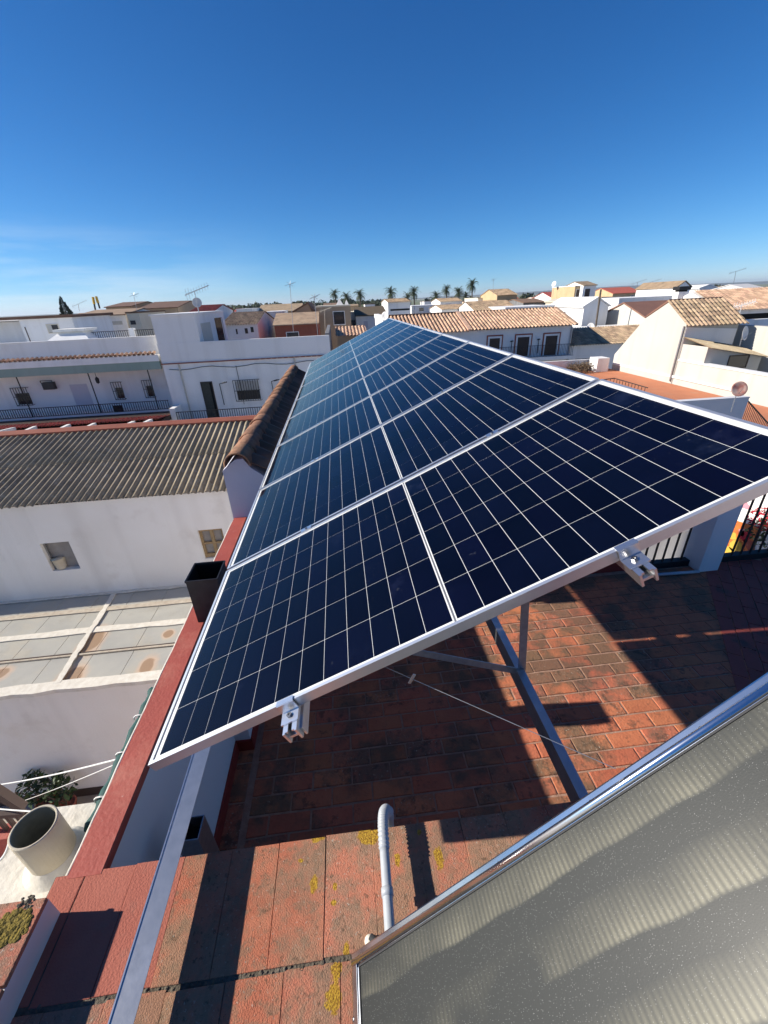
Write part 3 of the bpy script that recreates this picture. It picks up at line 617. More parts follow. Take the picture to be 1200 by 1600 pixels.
# raised glazing bead inside the frame; far one shaped round for a sun glint
MB().tube([CP(.012, .024, .0010), CP(SL - .012, .024, .0010)], .0085, 20).build('glazing_bead', BEAD, colr, smooth=True)
for (s0, s1, t0, t1) in ((.012, SL - .012, TW - .030, TW - .012), (.012, .030, .030, TW - .030), (SL - .030, SL - .012, .030, TW - .030)):
    MB().obox(CP((s0 + s1) / 2, (t0 + t1) / 2, .0016), CS * (s1 - s0) / 2, VY * (t1 - t0) / 2, CN * .0022).build('glazing_bead', CFR, colr, bevel=.0012)
for (s0, s1, t0, t1) in ((fw, SL - fw, fw, fw + .004), (fw, SL - fw, TW - fw - .004, TW - fw), (fw, fw + .004, fw + .004, TW - fw - .004)):
    MB().obox(CP((s0 + s1) / 2, (t0 + t1) / 2, -.003), CS * (s1 - s0) / 2, VY * (t1 - t0) / 2, CN * .003).build('gasket', RUBBER, colr)
for s in (.055, .33, .62, .92, 1.22, 1.52): 
    MB().lathe(CP(s, .021, .0038), [(.0052, 0), (.0050, .002), (.003, .0032), (.0015, .0024), (0, .0024)], 12, CN).build('screw', SCREW, colr, smooth=True)
for t_ in (.13, .45, .8): MB().lathe(CP(.006, t_, 0), [(.0052, 0), (.0050, .002), (.003, .0032), (0, .0028)], 12, CN).build('screw', SCREW, colr, smooth=True)
# corrugated absorber sheet seen through dimpled solar glass: one glazed sheet with refracted sunlight painted in as pale stripes
m, n, l, p = new_mat('collector_glass')
tc = n.new('ShaderNodeTexCoord')
sx = n.new('ShaderNodeSeparateXYZ'); l.new(tc.outputs['Object'], sx.inputs[0])          # x along slope, y across, in metres
def node(t, **kw):
    q = n.new(t)
    for k, v in kw.items(): setattr(q, k, v)
    return q
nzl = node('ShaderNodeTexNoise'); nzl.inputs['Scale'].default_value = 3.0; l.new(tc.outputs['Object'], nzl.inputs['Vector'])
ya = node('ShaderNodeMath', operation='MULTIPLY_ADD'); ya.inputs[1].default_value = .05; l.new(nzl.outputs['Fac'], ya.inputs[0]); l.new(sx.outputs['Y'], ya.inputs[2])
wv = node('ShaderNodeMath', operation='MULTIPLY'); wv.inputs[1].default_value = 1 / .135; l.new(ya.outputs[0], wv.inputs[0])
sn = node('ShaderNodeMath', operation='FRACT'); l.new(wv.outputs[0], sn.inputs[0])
sunband0 = node('ShaderNodeMapRange'); sunband0.inputs[1].default_value = .62; sunband0.inputs[2].default_value = .10; l.new(sn.outputs[0], sunband0.inputs[0])
sunband1 = node('ShaderNodeMapRange'); sunband1.inputs[1].default_value = .0; sunband1.inputs[2].default_value = .05; l.new(sn.outputs[0], sunband1.inputs[0])
sunband = node('ShaderNodeMath', operation='MULTIPLY'); l.new(sunband0.outputs[0], sunband.inputs[0]); l.new(sunband1.outputs[0], sunband.inputs[1])
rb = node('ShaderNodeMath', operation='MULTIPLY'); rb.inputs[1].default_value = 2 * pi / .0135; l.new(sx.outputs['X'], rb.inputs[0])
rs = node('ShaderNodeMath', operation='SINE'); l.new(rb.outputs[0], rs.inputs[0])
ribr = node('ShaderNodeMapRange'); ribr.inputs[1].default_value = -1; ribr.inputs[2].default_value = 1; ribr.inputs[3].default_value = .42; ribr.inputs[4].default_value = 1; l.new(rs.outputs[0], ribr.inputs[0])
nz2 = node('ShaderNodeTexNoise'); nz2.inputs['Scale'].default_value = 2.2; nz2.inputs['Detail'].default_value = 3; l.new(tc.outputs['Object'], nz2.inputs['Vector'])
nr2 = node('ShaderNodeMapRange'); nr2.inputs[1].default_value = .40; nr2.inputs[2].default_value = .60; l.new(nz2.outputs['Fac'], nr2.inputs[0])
mu = node('ShaderNodeMath', operation='MULTIPLY'); l.new(sunband.outputs[0], mu.inputs[0]); l.new(ribr.outputs[0], mu.inputs[1])
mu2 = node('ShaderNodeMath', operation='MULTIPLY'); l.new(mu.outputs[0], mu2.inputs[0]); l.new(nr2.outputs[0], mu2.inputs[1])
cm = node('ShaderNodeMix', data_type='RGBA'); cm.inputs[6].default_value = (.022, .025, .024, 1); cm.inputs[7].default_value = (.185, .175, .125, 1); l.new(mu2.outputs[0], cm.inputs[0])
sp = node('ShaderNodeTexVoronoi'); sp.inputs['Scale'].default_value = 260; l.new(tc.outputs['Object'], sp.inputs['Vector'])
spr = node('ShaderNodeMapRange'); spr.inputs[1].default_value = .16; spr.inputs[2].default_value = .04; spr.inputs[4].default_value = .5; l.new(sp.outputs['Distance'], spr.inputs[0])  # sparkle of the glass painted in as near-white dots
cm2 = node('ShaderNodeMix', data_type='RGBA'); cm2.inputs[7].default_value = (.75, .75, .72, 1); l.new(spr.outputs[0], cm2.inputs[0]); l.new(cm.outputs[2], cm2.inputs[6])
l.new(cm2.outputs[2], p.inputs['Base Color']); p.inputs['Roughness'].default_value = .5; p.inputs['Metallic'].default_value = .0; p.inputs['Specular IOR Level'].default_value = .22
p.inputs['Coat Weight'].default_value = .10; p.inputs['Coat Roughness'].default_value = .3
bn = node('ShaderNodeTexVoronoi'); bn.inputs['Scale'].default_value = 420; l.new(tc.outputs['Object'], bn.inputs['Vector'])
bp = node('ShaderNodeBump'); bp.inputs['Strength'].default_value = .07; bp.inputs['Distance'].default_value = .002; l.new(bn.outputs['Distance'], bp.inputs['Height']); l.new(bp.outputs[0], p.inputs['Normal'])
CGL = m
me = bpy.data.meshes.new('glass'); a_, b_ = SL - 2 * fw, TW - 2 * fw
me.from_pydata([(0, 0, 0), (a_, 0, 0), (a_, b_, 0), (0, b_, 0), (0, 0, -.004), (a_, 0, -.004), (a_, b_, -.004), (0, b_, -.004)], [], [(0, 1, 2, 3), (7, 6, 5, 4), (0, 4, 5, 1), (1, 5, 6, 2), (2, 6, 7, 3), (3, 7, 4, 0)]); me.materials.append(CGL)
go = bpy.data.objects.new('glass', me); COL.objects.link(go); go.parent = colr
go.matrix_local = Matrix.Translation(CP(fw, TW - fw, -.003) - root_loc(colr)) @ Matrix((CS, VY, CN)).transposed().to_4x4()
MB().obox(CP(SL / 2, TW / 2, -fd + .002), CS * (SL / 2 - .006), VY * (TW / 2 - .006), CN * .004).build('back_plate', GALV, colr)
for s in (.15, 1.75):
    for t_ in (.1, TW - .1):
        q = CP(s, t_, -fd); MB().bar(q, (q.x, q.y, ZC - .05 if q.x < 1.4 else ZC - .05), .04, .04, (0, 1, 0)).build('leg', GALV, colr)

# ---------------------------------------------------- tensioned wire and rain hopper
wi = thing('thin_wire', 'thin wire with a small tag stretched from under the panels to the collector', 'wire', (1.0, .0, 0))
a = ony(590, 1037, .12); b = ony(962, 1201, -.325); MB().tube([a, b], .0010, 6).build('wire', DARKST, wi)
q = a.lerp(b, .19); MB().obox(q, Vector((.008, 0, .018)), (0, .0015, 0), Vector((-.004, 0, .002))).build('tag', CLAMP, wi)
h0 = onz(297, 1294, -.78)
hp = thing('rain_hopper', 'dark open downpipe hopper against the grey parapet below the steel rail', 'hopper', (h0.x, h0.y, ZF))
mb = MB(); a_ = .048
for (x0, x1, y0, y1) in ((-a_, a_, -a_, -a_ + .004), (-a_, a_, a_ - .004, a_), (-a_, -a_ + .004, -a_ + .004, a_ - .004), (a_ - .004, a_, -a_ + .004, a_ - .004)): mb.box(h0.x + x0, h0.x + x1, h0.y + y0, h0.y + y1, ZF + .001, -.78)
mb.build('body', DARKST, hp)
B(h0.x - a_ + .005, h0.x + a_ - .005, h0.y - a_ + .005, h0.y + a_ - .005, ZF + .01, -.86).build('bore', BLACKF, hp)

# ================================================================== NEIGHBOUR: ridge-tiled wing with lavender end wall
wing = thing('tiled_wing', 'lavender ended wing with old barrel ridge tiles running beside the panels', 'house wing', (.8, 5.5, GZ))
RXr, RZr = -.235, .045          # ridge line
poly = [(-.432, 2.75, GZ + .02), (-.432, 2.75, -.06), (-.36, 2.75, .0), (-.30, 2.75, .038), (-.235, 2.75, .04), (-.18, 2.75, -.05), (-.09, 2.75, -.13), (.10, 2.75, -.27), (2.4, 2.75, -1.76), (2.4, 2.75, GZ + .02)]
MB().prism(poly, (0, 5.6, 0)).build('wall', LAV, wing)
def barrel(r0, r1, L, n=9, th=.014, arc=1.06):
    bm = bmesh.new(); rows = []
    for (yy, r) in ((0, r0), (L, r1)):
        for rad in (r, r - th):
            rows.append([bm.verts.new((rad * sin(arc * pi * (k / n - .5)), yy, rad * cos(arc * pi * (k / n - .5)))) for k in range(n + 1)])
    o0, i0, o1, i1 = rows
    for k in range(n):
        bm.faces.new((o0[k], o0[k + 1], o1[k + 1], o1[k])); bm.faces.new((i0[k + 1], i0[k], i1[k], i1[k + 1])); bm.faces.new((o0[k + 1], o0[k], i0[k], i0[k + 1]))
    bm.normal_update(); me = bpy.data.meshes.new('ridge_tile'); bm.to_mesh(me); bm.free(); me.materials.append(RIDGE)
    me.polygons.foreach_set('use_smooth', [True] * len(me.polygons)); return me
rt = barrel(.118, .098, .40)
k = 0; yy = 2.72
while yy < 8.25:
    inst(rt, 'ridge_tile', (RXr - .045 + R.uniform(-.006, .006), yy, RZr - .055 + R.uniform(-.004, .004)), wing, (R.uniform(-.015, .015) + .03, R.uniform(-.02, .02), R.uniform(-.025, .025)), (1, 1, 1)); yy += .30; k += 1
tile_roof((2.4, 8.35, -1.66), (2.4, 2.74, -1.66), (-2.60, 0, 1.66), .21, TILED, wing, 'roof_tiles', amp=.04)

# ================================================================== NEIGHBOUR: corrugated roof house
ch = thing('corrugated_roof_house', 'white walled house with mossy corrugated cement roof at left', 'house', (-8, 11, GZ))
XR = -1.2; XL = -15.5; YW = 9.3
eZ = -2.96
mb = MB(); wins = [(ony(62, 850, YW), ony(126, 890, YW)), (ony(309, 828, YW), ony(349, 874, YW))]
wx = []
for (a, b) in ((Vector((-7.47, 0, -4.05)), Vector((-6.75, 0, -4.91))), (Vector((-3.47, 0, -4.05)), Vector((-2.83, 0, -4.95)))): wx.append((a.x, b.x, b.z, a.z))
xs = [XL, wx[0][0], wx[0][1], wx[1][0], wx[1][1], XR]
mb.box(xs[0], xs[1], YW, YW + .3, GZ + .02, eZ).box(xs[2], xs[3], YW, YW + .3, GZ + .02, eZ).box(xs[4], xs[5], YW, YW + .3, GZ + .02, eZ)
for (x0, x1, z0, z1) in wx: mb.box(x0, x1, YW, YW + .3, GZ + .02, z0).box(x0, x1, YW, YW + .3, z1, eZ)
mb.prism([(XR, YW, GZ + .02), (XR, YW, eZ), (XR, 12.75, -2.1), (XR, 15.5, -2.9), (XR, 15.5, GZ + .02)], (.18, 0, 0))
mb.prism([(XL, YW, GZ + .02), (XL, YW, eZ), (XL, 12.75, -2.1), (XL, 15.5, -2.9), (XL, 15.5, GZ + .02)], (-.18, 0, 0))
mb.box(XL, XR, 15.3, 15.5, GZ + .02, -3.0)
mb.build('wall', WARMW, ch)
x0, x1, z0, z1 = wx[0]
w = B(x0, x1, YW + .16, YW + .18, z0, z1).build('window', GREYPANE, ch); MB().box(x0, x1, YW + .10, YW + .16, z1 - .04, z1).box(x0, x0 + .04, YW + .10, YW + .16, z0, z1 - .04).build('frame', DARKST, w)
MB().lathe((x0 + .19, YW + .12, z0 + .02), [(.12, 0), (.15, .3), (.16, .31), (.0, .33)], 14).build('jar', FIBRE, w, smooth=True)
x0, x1, z0, z1 = wx[1]
w = B(x0, x1, YW + .12, YW + .13, z0, z1).build('window', GREYPANE, ch)
mb = MB(); xm = (x0 + x1) / 2; zm = (z0 + z1) / 2
for (a, b) in ((x0, x0 + .06), (xm - .04, xm + .04), (x1 - .06, x1)): mb.box(a, b, YW + .06, YW + .115, z0, z1)
for (a, b) in ((z0, z0 + .12), (zm - .03, zm + .03), (z1 - .07, z1)): mb.box(x0 + .06, xm - .04, YW + .062, YW + .113, a, b).box(xm + .04, x1 - .06, YW + .062, YW + .113, a, b)
mb.build('frame', WOOD, w)
# corrugated sheets, two courses
ridge = Vector((0, 12.75, -2.06)); eave = Vector((0, 9.18, -2.93)); sl = ridge - eave; SLn = sl.length; sl.normalize(); nn = Vector((0, -sl.z, sl.y))
wavep = .177; sheetw = wavep * 6
def corr_sheet(x0, nw, s0, s1, lift):
    mb = MB(); seg = 8; V = []; N = nw * seg
    for s in (s0, (s0 + s1) / 2, s1):
        for k in range(N + 1):
            xx = x0 + wavep * k / seg; h = .030 * cos(2 * pi * k / seg)
            V.append(Vector((xx, 0, 0)) + eave + sl * s + nn * (h + .034 + lift * (1 - (s - s0) / (s1 - s0))))
    fs = [(j * (N + 1) + k, j * (N + 1) + k + 1, (j + 1) * (N + 1) + k + 1, (j + 1) * (N + 1) + k) for j in (0, 1) for k in range(N)]
    o = len(V)
    for k in range(N + 1): V.append(V[k] - nn * .008)
    fs += [(k + 1, k, o + k, o + k + 1) for k in range(N)]
    return mb.add(V, fs)
x = XL
while x < XR - .1:
    nw = 6 if x + sheetw < XR + .1 else max(1, int((XR + .1 - x) / wavep))
    for (s0, s1, lf) in ((0, 1.92, .006), (1.80, SLn, .016)):
        o = corr_sheet(x, nw, s0 + R.uniform(-.03, .02), s1, lf + R.uniform(0, .003)).build('corrugated_sheet', CORR, ch, smooth=True)
        for q in range(2): pass
    x += wavep * nw
mb = MB()
for k in range(int((XR - XL) / wavep / 2)):
    for s in (.3, 1.72, 2.6, 3.3):
        q = Vector((XL + wavep * 2 * k, 0, 0)) + eave + sl * s + nn * .068; mb.lathe(q, [(.022, -.004), (.018, .008), (.007, .013), (0, .016)], 6, nn)
stuff(mb.build('roof_bolts', CORR, ch))
mb = MB(); mb.prism([(XL, 12.68, -2.03), (XL, 12.68, -1.98), (XL, 12.80, -1.90), (XL, 13.02, -1.93), (XL, 13.02, -2.05)], (XR - XL + .1, 0, 0)); mb.build('ridge_flashing', FLASH, ch)
mb = MB(); mb.quad((XL, 12.9, -2.06), (XR, 12.9, -2.06), (XR, 15.6, -2.9), (XL, 15.6, -2.9)); mb.build('rear_slope', TILE, ch)

# ---------------------------------------------------- lean-to with dirty plastic sheets
PZ = -5.80
lean = thing('lean_to_roof', 'flat lean-to roof of dirty translucent sheets below the white wall', 'lean-to', (-6.5, 7.6, GZ))
XLl = -12.0; XRl = -1.3
rows_y = [6.02, 6.93, 7.75, 8.55, 9.28]
for j in range(4):
    x = XLl
    while x < XRl - .1:
        wdt = min(.92, XRl - x)
        B(x + .006, x + wdt - .006, rows_y[j] + .01, rows_y[j + 1] - .01, PZ - .03 + .012 * j, PZ - .012 + .012 * j).build('roof_sheet', POLY, lean)
        x += .92
zz = lambda j: PZ - .012 + .012 * j
def wavy_strip(p0, p1, w, zt, m, nm, jag=.03, n=26, th=.02):
    p0, p1 = Vector(p0), Vector(p1); d = (p1 - p0); s = Vector((d.y, -d.x, 0)).normalized(); V = []
    for k in range(n + 1):
        c = p0 + d * (k / n); a = w / 2 + R.uniform(-jag, jag); b = w / 2 + R.uniform(-jag, jag)
        V += [c + s * a + Vector((0, 0, zt)), c - s * b + Vector((0, 0, zt)), c + s * a + Vector((0, 0, zt - th)), c - s * b + Vector((0, 0, zt - th))]
    fs = []
    for k in range(n):
        o = 4 * k; fs += [(o, o + 4, o + 5, o + 1), (o + 2, o + 6, o + 4, o), (o + 1, o + 5, o + 7, o + 3)]
    mb = MB().add(V, fs)
    if (V[4] - V[0]).cross(V[1] - V[0]).z < 0: mb.f = [list(reversed(f)) for f in mb.f]
    return mb.build(nm, m, lean)
wavy_strip((XLl, 6.93, 0), (XRl, 6.93, 0), .05, PZ + .03, BATT, 'batten', .006)
wavy_strip((XLl, 6.985, 0), (XRl, 6.985, 0), .03, PZ + .026, IRONB, 'batten', .003)
wavy_strip((XLl, 7.75, 0), (XRl, 7.75, 0), .20, PZ + .032, SEAL, 'sealant_band', .025)
wavy_strip((XLl, 8.55, 0), (XRl, 8.55, 0), .16, PZ + .044, BATT, 'batten', .008)
wavy_strip((-5.88, 6.1, 0), (-6.12, 9.28, 0), .12, PZ + .05, SEAL, 'sealant_band', .02)
wavy_strip((XLl, 6.03, 0), (XRl, 6.03, 0), .26, PZ + .045, SEAL, 'mortar_edge', .03, th=.1)
wavy_strip((XLl, 9.24, 0), (XRl, 9.24, 0), .10, PZ + .06, SEAL, 'mortar_edge', .025)
B(XLl, XRl, 5.96, 6.06, GZ + .02, PZ - .06).build('front_wall', WARMW, lean)
MB().box(XLl, XRl, 5.945, 5.958, GZ + .02, GZ + .30).build('skirting', IRONB, lean)

struct(B(-16, -.5, -3, 6.0, GZ, GZ + .012).build('patio', PAVE))
# potted plants, line, railing, steps in the patio
def leafy(mb, c, rx, ry, rz, n, s):
    for _ in range(n):
        while True:
            q = Vector((R.uniform(-1, 1), R.uniform(-1, 1), R.uniform(-1, 1)))
            if q.length < 1: break
        p_ = Vector(c) + Vector((q.x * rx, q.y * ry, q.z * rz)); a = Vector((R.gauss(0, 1), R.gauss(0, 1), R.gauss(0, .5))).normalized(); b = a.cross(Vector((R.gauss(0, 1), R.gauss(0, 1), R.gauss(0, 1)))).normalized()
        ss = s * R.uniform(.6, 1.3)
        mb.add([p_ - a * ss, p_ + b * ss * .45, p_ + a * ss, p_ - b * ss * .45], [(0, 1, 2, 3)])
def potted(px_, py_, label, h, rr, flower=None, nl=160):
    c = onz(px_, py_, GZ + .02)
    t = thing('potted_plant', label, 'plant', c, 'potted plants in the patio')
    MB().lathe(c, [(.0, 0), (.13, 0), (.19, .3), (.21, .30), (.21, .34), (.17, .34), (.16, .28), (0, .28)], 16).build('pot', TERRA, t, smooth=True)
    mb = MB()
    for k in range(5):
        e = c + Vector((R.uniform(-rr, rr) * .7, R.uniform(-rr, rr) * .7, h)); mb.tube([c + Vector((0, 0, .28)), (c + e) / 2 + Vector((0, 0, .2)), e], .012, 5)
    mb.build('stem', BARK, t)
    mb = MB(); leafy(mb, c + Vector((0, 0, h * .75)), rr, rr, h * .42, nl, .075); leafy(mb, c + Vector((rr * .5, 0, h * 1.05)), rr * .5, rr * .5, h * .25, nl // 3, .07); mb.build('foliage', LEAF, t)
    if flower:
        mb = MB(); leafy(mb, c + Vector((rr * .1, -rr * .9, h * .5)), .10, .08, .10, 26, .06); mb.build('flowers', flower, t)
potted(78, 1262, 'bushy dark green potted plant left of the pink flowers behind the flue pipe', 1.1, .36, None)
potted(112, 1268, 'taller potted plant with pink flowers by the patio wall', 1.15, .36, PINK)
def cable(name, label, p0, p1, sag, r, m, cat):
    p0, p1 = Vector(p0), Vector(p1); P = [p0.lerp(p1, k / 14) - Vector((0, 0, sag * 4 * (k / 14) * (1 - k / 14))) for k in range(15)]
    return tag(MB().tube(P, r, 5).build(name, m, smooth=True), label, cat)
cable('clothes_line', 'upper white clothes line stretched over the patio', ony(-60, 1232, 2.2), (-.47, ony(182, 1190, .55).y, -.70), .05, .005, WIRE, 'clothes line')
cable('clothes_line', 'middle thin clothes line slanting over the potted plants', ony(20, 1257, 2.5), (-.47, .62, -.78), .02, .003, WIRE, 'clothes line')
cable('clothes_line', 'lower clothes line passing just behind the flue pipe', ony(-30, 1261, 1.6), (-.48, .33, -.80), .02, .005, WIRE, 'clothes line')
cable('white_cable', 'white cable looping from the flue pipe foot toward the left edge', ony(-10, 1350, .12), (fp.x - .078, fp.y - .03, -.52), .02, .006, WIRE, 'cable')
st = thing('patio_steps', 'red painted steps below the flue pipe at the left edge', 'steps', (-3, 1.4, -4))
zt = -3.2; y0 = onz(0, 1402, zt).y
z1 = ony(0, 1366, y0).z; y1 = onz(0, 1345, z1).y; z2 = ony(0, 1312, y1).z; y2 = onz(0, 1288, z2).y
B(-4.2, -1.2, y0 - .35, y0, GZ + .05, zt).build('step', REDP, st); B(-4.2, -1.2, y0 + .001, y1, GZ + .05, z1).build('step', REDP, st); B(-4.2, -1.2, y1 + .001, y2, GZ + .05, z2).build('step', REDP, st)
rl = thing('stair_railing', 'brown iron stair railing at the left edge behind the flue pipe', 'railing', (-2.9, 2.4, -4))
YR = y2 - .05
A0, A1 = ony(-40, 1213, YR), ony(36, 1262, YR); B0, B1 = ony(-40, 1276, YR), ony(40, 1270, YR)
MB().bar(A0, A1, .06, .06).build('handrail', IRONB, rl); MB().bar(B0, B1, .04, .04).build('lower_rail', IRONB, rl)
for k in range(6):
    q = B0.lerp(B1, k / 5); MB().bar(q, (q.x, q.y, z2 + .001), .025, .025, (0, 1, 0)).build('baluster', IRONB, rl)
tg = thing('rolled_awning', 'rolled dark green canvas awning hung along the outside of the red parapet', 'awning', (-.5, .55, -.75))
P = [(-.492, .20, -.66), (-.49, .35, -.655), (-.49, .55, -.65), (-.488, .75, -.65), (-.485, .88, -.64)]
MB().tube(smooth_path(P, 5), [.030 + .006 * sin(i * 1.7) for i in range(21)], 10).build('canvas_roll', GREENC, tg, smooth=True)
MB().tube([(-.452, .18, -.62), (-.45, .90, -.60)], .007, 8).build('rod', GREENC, tg, smooth=True)
for yy in (.30, .50, .70): MB().tube([(-.49 + .040 * cos(a), yy + .004 * a, -.652 + .040 * sin(a)) for a in [k * pi / 6 for k in range(13)]], .004, 5).build('tie_cord', WIRE, tg)


# ---------------------------------------------------- far side of the terrace: low wall, pillar, fence
fw_ = thing('terrace_end_wall', 'white rendered end wall with red skirting closing the terrace under the panels', 'wall', (1.8, 2.95, ZF))
B(-.184, 3.98, 2.90, 3.02, ZF - .002, ZF + .95).build('wall', WHITE, fw_); B(-.184, 3.985, 2.885, 2.899, ZF, ZF + .12).build('skirting', REDSK, fw_)
pil = thing('fence_pillar', 'square white rendered pillar in the terrace fence below the panel edge', 'pillar', (4.74, 2.84, ZF))
B(4.62, 4.87, 2.72, 2.97, ZF, -.42).build('shaft', WHITE2, pil, bevel=.006); B(4.59, 4.90, 2.69, 3.0, -.42, -.36).build('cap', WHITE2, pil, bevel=.006)
fen = thing('terrace_fence', 'black iron bar fence along the far edge of the terrace', 'fence', (6.5, 2.9, ZF))
for (x0, x1) in ((3.99, 4.615), (4.875, 9.0)):
    B(x0, x1, 2.86, 2.94, ZF, ZF + .075).build('kerb', IRON, fen)
    B(x0, x1, 2.885, 2.915, ZF + 1.16, ZF + 1.20).build('top_rail', IRON, fen)
    k = x0 + .07
    while k < x1: B(k - .008, k + .008, 2.892, 2.908, ZF + .075, ZF + 1.16).build('baluster', IRON, fen); k += .118
tag(MB().tube([onz(1012, 899, ZF + .03), onz(1092, 893, ZF + .03)], .018, 10).build('floor_pipe', PVC, smooth=True), 'short grey pipe lying on the terrace bricks at the pillar foot', 'pipe')

# ================================================================== building helpers
def wrect(p, q, Y): a, b = ony(*p, Y), ony(*q, Y); return min(a.x, b.x), max(a.x, b.x), min(a.z, b.z), max(a.z, b.z)
def window(par_, p, q, Y, pane=PANE, frame=None, kind='window', t=.05, dep=.03):
    x0, x1, z0, z1 = wrect(p, q, Y)
    o = B(x0, x1, Y - .012, Y + .02, z0, z1).build(kind, pane, par_)
    if frame:
        mb = MB().box(x0 - t, x1 + t, Y - dep, Y + .01, z1, z1 + t).box(x0 - t, x1 + t, Y - dep, Y + .01, z0 - t, z0).box(x0 - t, x0, Y - dep, Y + .01, z0, z1).box(x1, x1 + t, Y - dep, Y + .01, z0, z1)
        mb.build('frame', frame, o)
    return o
def grille(par_, p, q, Y, step=.13, out=.14, m=IRON):
    x0, x1, z0, z1 = wrect(p, q, Y); mb = MB(); k = x0
    while k <= x1 + .001: mb.box(k - .011, k + .011, Y - out - .011, Y - out + .011, z0, z1); k += step
    for z in (z0, (z0 + z1) / 2, z1): mb.box(x0, x1, Y - out - .02, Y - out + .004, z - .012, z + .012)
    for x_ in (x0, x1): mb.box(x_ - .01, x_ + .01, Y - out, Y, z1 - .03, z1 - .01).box(x_ - .01, x_ + .01, Y - out, Y, z0 + .01, z0 + .03)
    return mb.build('window_grille', m, par_)
def railing(par_, x0, x1, Y, z0, z1, step=.12, m=IRON, w=.012):
    mb = MB(); mb.box(x0, x1, Y - .02, Y + .02, z1 - .03, z1).box(x0, x1, Y - .015, Y + .015, z0, z0 + .025); k = x0
    while k <= x1: mb.box(k - w, k + w, Y - w, Y + w, z0 + .025, z1 - .03); k += step
    return mb.build('railing', m, par_)
def hx(px_, Y): return ony(px_, 500, Y).x

# ================================================================== balcony building, left part (porch) and right part
YB = 23.0
A = thing('porch_house', 'white house with green beamed porch and red tiled canopy at left', 'house', (-15, 26, GZ))
XA0, XA1 = -24.0, ony(250, 570, YB).x
zt_ = lambda px_, py_: ony(px_, py_, YB).z
zfas1, zfas0, zg0 = zt_(120, 560), zt_(120, 572), zt_(120, 584)
B(XA0, XA1, YB + 1.2, YB + 10, GZ + .02, zfas1 - .02).build('wall', WHITE, A)
B(XA0, XA1, YB + .02, YB + 1.19, zfas0, zfas1 - .03).build('porch_roof', WHITE, A)
B(XA0, XA1 + .02, YB - .03, YB + .018, zfas0 + .03, zfas1 - .02).build('fascia', WHITE, A)
B(XA0, XA1, YB + .0, YB + .16, zg0, zfas0 + .028).build('green_beam', GSOFF, A)
mb = MB(); k = XA0
while k < XA1: mb.lathe((k, YB - .06, zfas1 + .012), [(.07, -.0), (.07, .34)], 8, (0, 1, .25)); k += .23
stuff(mb.build('eave_tiles', TILE, A))
B(XA0, XA1 + .05, YB + .55, YB + .75, zfas1 - .03, zt_(120, 533)).build('parapet', WHITE2, A)
B(XA0, XA1 + .06, YB + .53, YB + .77, zt_(120, 533) + .001, zt_(120, 531.5)).build('parapet_cap', WHITE2, A)
zr1, zr0 = zt_(120, 634), zt_(120, 648)
railing(A, XA0, XA1 - .1, YB + .06, zr0, zr1)
B(XA0, XA1, YB + .02, YB + 1.18, zr0 - .22, zr0 - .02).build('balcony_slab', WHITE, A)
for (p0, p1) in (((26, 591), (45, 637)), ((137, 583), (152, 632)), ((230, 577), (238, 630))):
    a = ony(*p0, YB + .3); MB().tube([(a.x, YB + .3, zg0), (a.x, YB + .3, zr0 - .02)], .028, 6).build('post', IRON, A)
for (p, q) in (((18, 606), (55, 632)), ((174, 597), (198, 623)), ((222, 594), (244, 620))):
    Yw = YB + 1.2
    p2 = (p[0] + 6, p[1] + 9); q2 = (q[0] - 3, q[1] - 1)
    window(A, p2, q2, Yw); grille(A, p, q, Yw)
window(A, (108, 601), (147, 633), YB + 1.2, SHUTL, None, 'door_shutter')
o = thing('air_conditioner', 'black caged air conditioner hanging on the porch wall between two windows', 'air conditioner', ony(78, 600, YB + 1.1))
x0, x1, z0, z1 = wrect((67, 594), (90, 607), YB + 1.2); B(x0, x1, YB + .95, YB + 1.19, z0, z1 - .1).build('casing', BLACKM, o); MB().bar((x0, YB + .95, z1), (x1, YB + .95, z1), .03, .03).bar((x0, YB + .95, z1 - .1), (x0, YB + .95, z1), .03, .03, (0, 1, 0)).bar((x1, YB + .95, z1 - .1), (x1, YB + .95, z1), .03, .03, (0, 1, 0)).build('bracket', IRON, o)
x0, x1, z0, z1 = wrect((176, 634), (194, 645), YB + .1); B(x0, x1, YB + .10, YB + .14, z0 - .1, z1).build('gate_panel', IRON, A)
o = thing('porch_lantern', 'small dark lantern hanging under the green porch beam', 'lantern', ony(150, 590, YB + .2))
q = ony(150, 588, YB + .2); MB().lathe(q - Vector((0, 0, .38)), [(0, 0), (.08, .05), (.10, .25), (.04, .34), (0, .36)], 8).build('body', IRON, o); MB().tube([q - Vector((0, 0, .03)), (q.x, q.y, zg0 + .002)], .012, 5).build('hook', IRON, o)
# red tiled canopy below the balcony, with white beams running down toward the corrugated roof
can = thing('red_tile_canopy', 'low red barrel tile canopy under the porch balcony with white beam ends', 'canopy', (-15, 21, -6))
zc1 = zr0 - .2; e0 = ony(0, 672, 20.5).z
tile_roof((XA1 + .2, 20.6, e0), (XA0, 20.6, e0), (0, YB - 20.6, zc1 - e0 - .1), .19, TILER, can, 'tiles')
B(XA0, XA1 + .2, 20.75, YB, e0 - .35, e0 - .12).build('deck', DWOOD, can)
for (a, b) in (((-20, 680), (22, 670)), ((28, 680), (55, 668)), ((85, 676), (108, 665)), ((130, 672), (148, 663)), ((192, 668), (209, 660)), ((218, 666), (236, 657))):
    p0 = ony(*a, 18.0); p1 = ony(*b, 20.5); MB().bar(p0, p1, .16, .14).build('beam', WHITE2, can)
B(XA0, XA1 + .3, 19.9, 20.1, GZ + .02, e0 - .6).build('wall', WHITE, can)

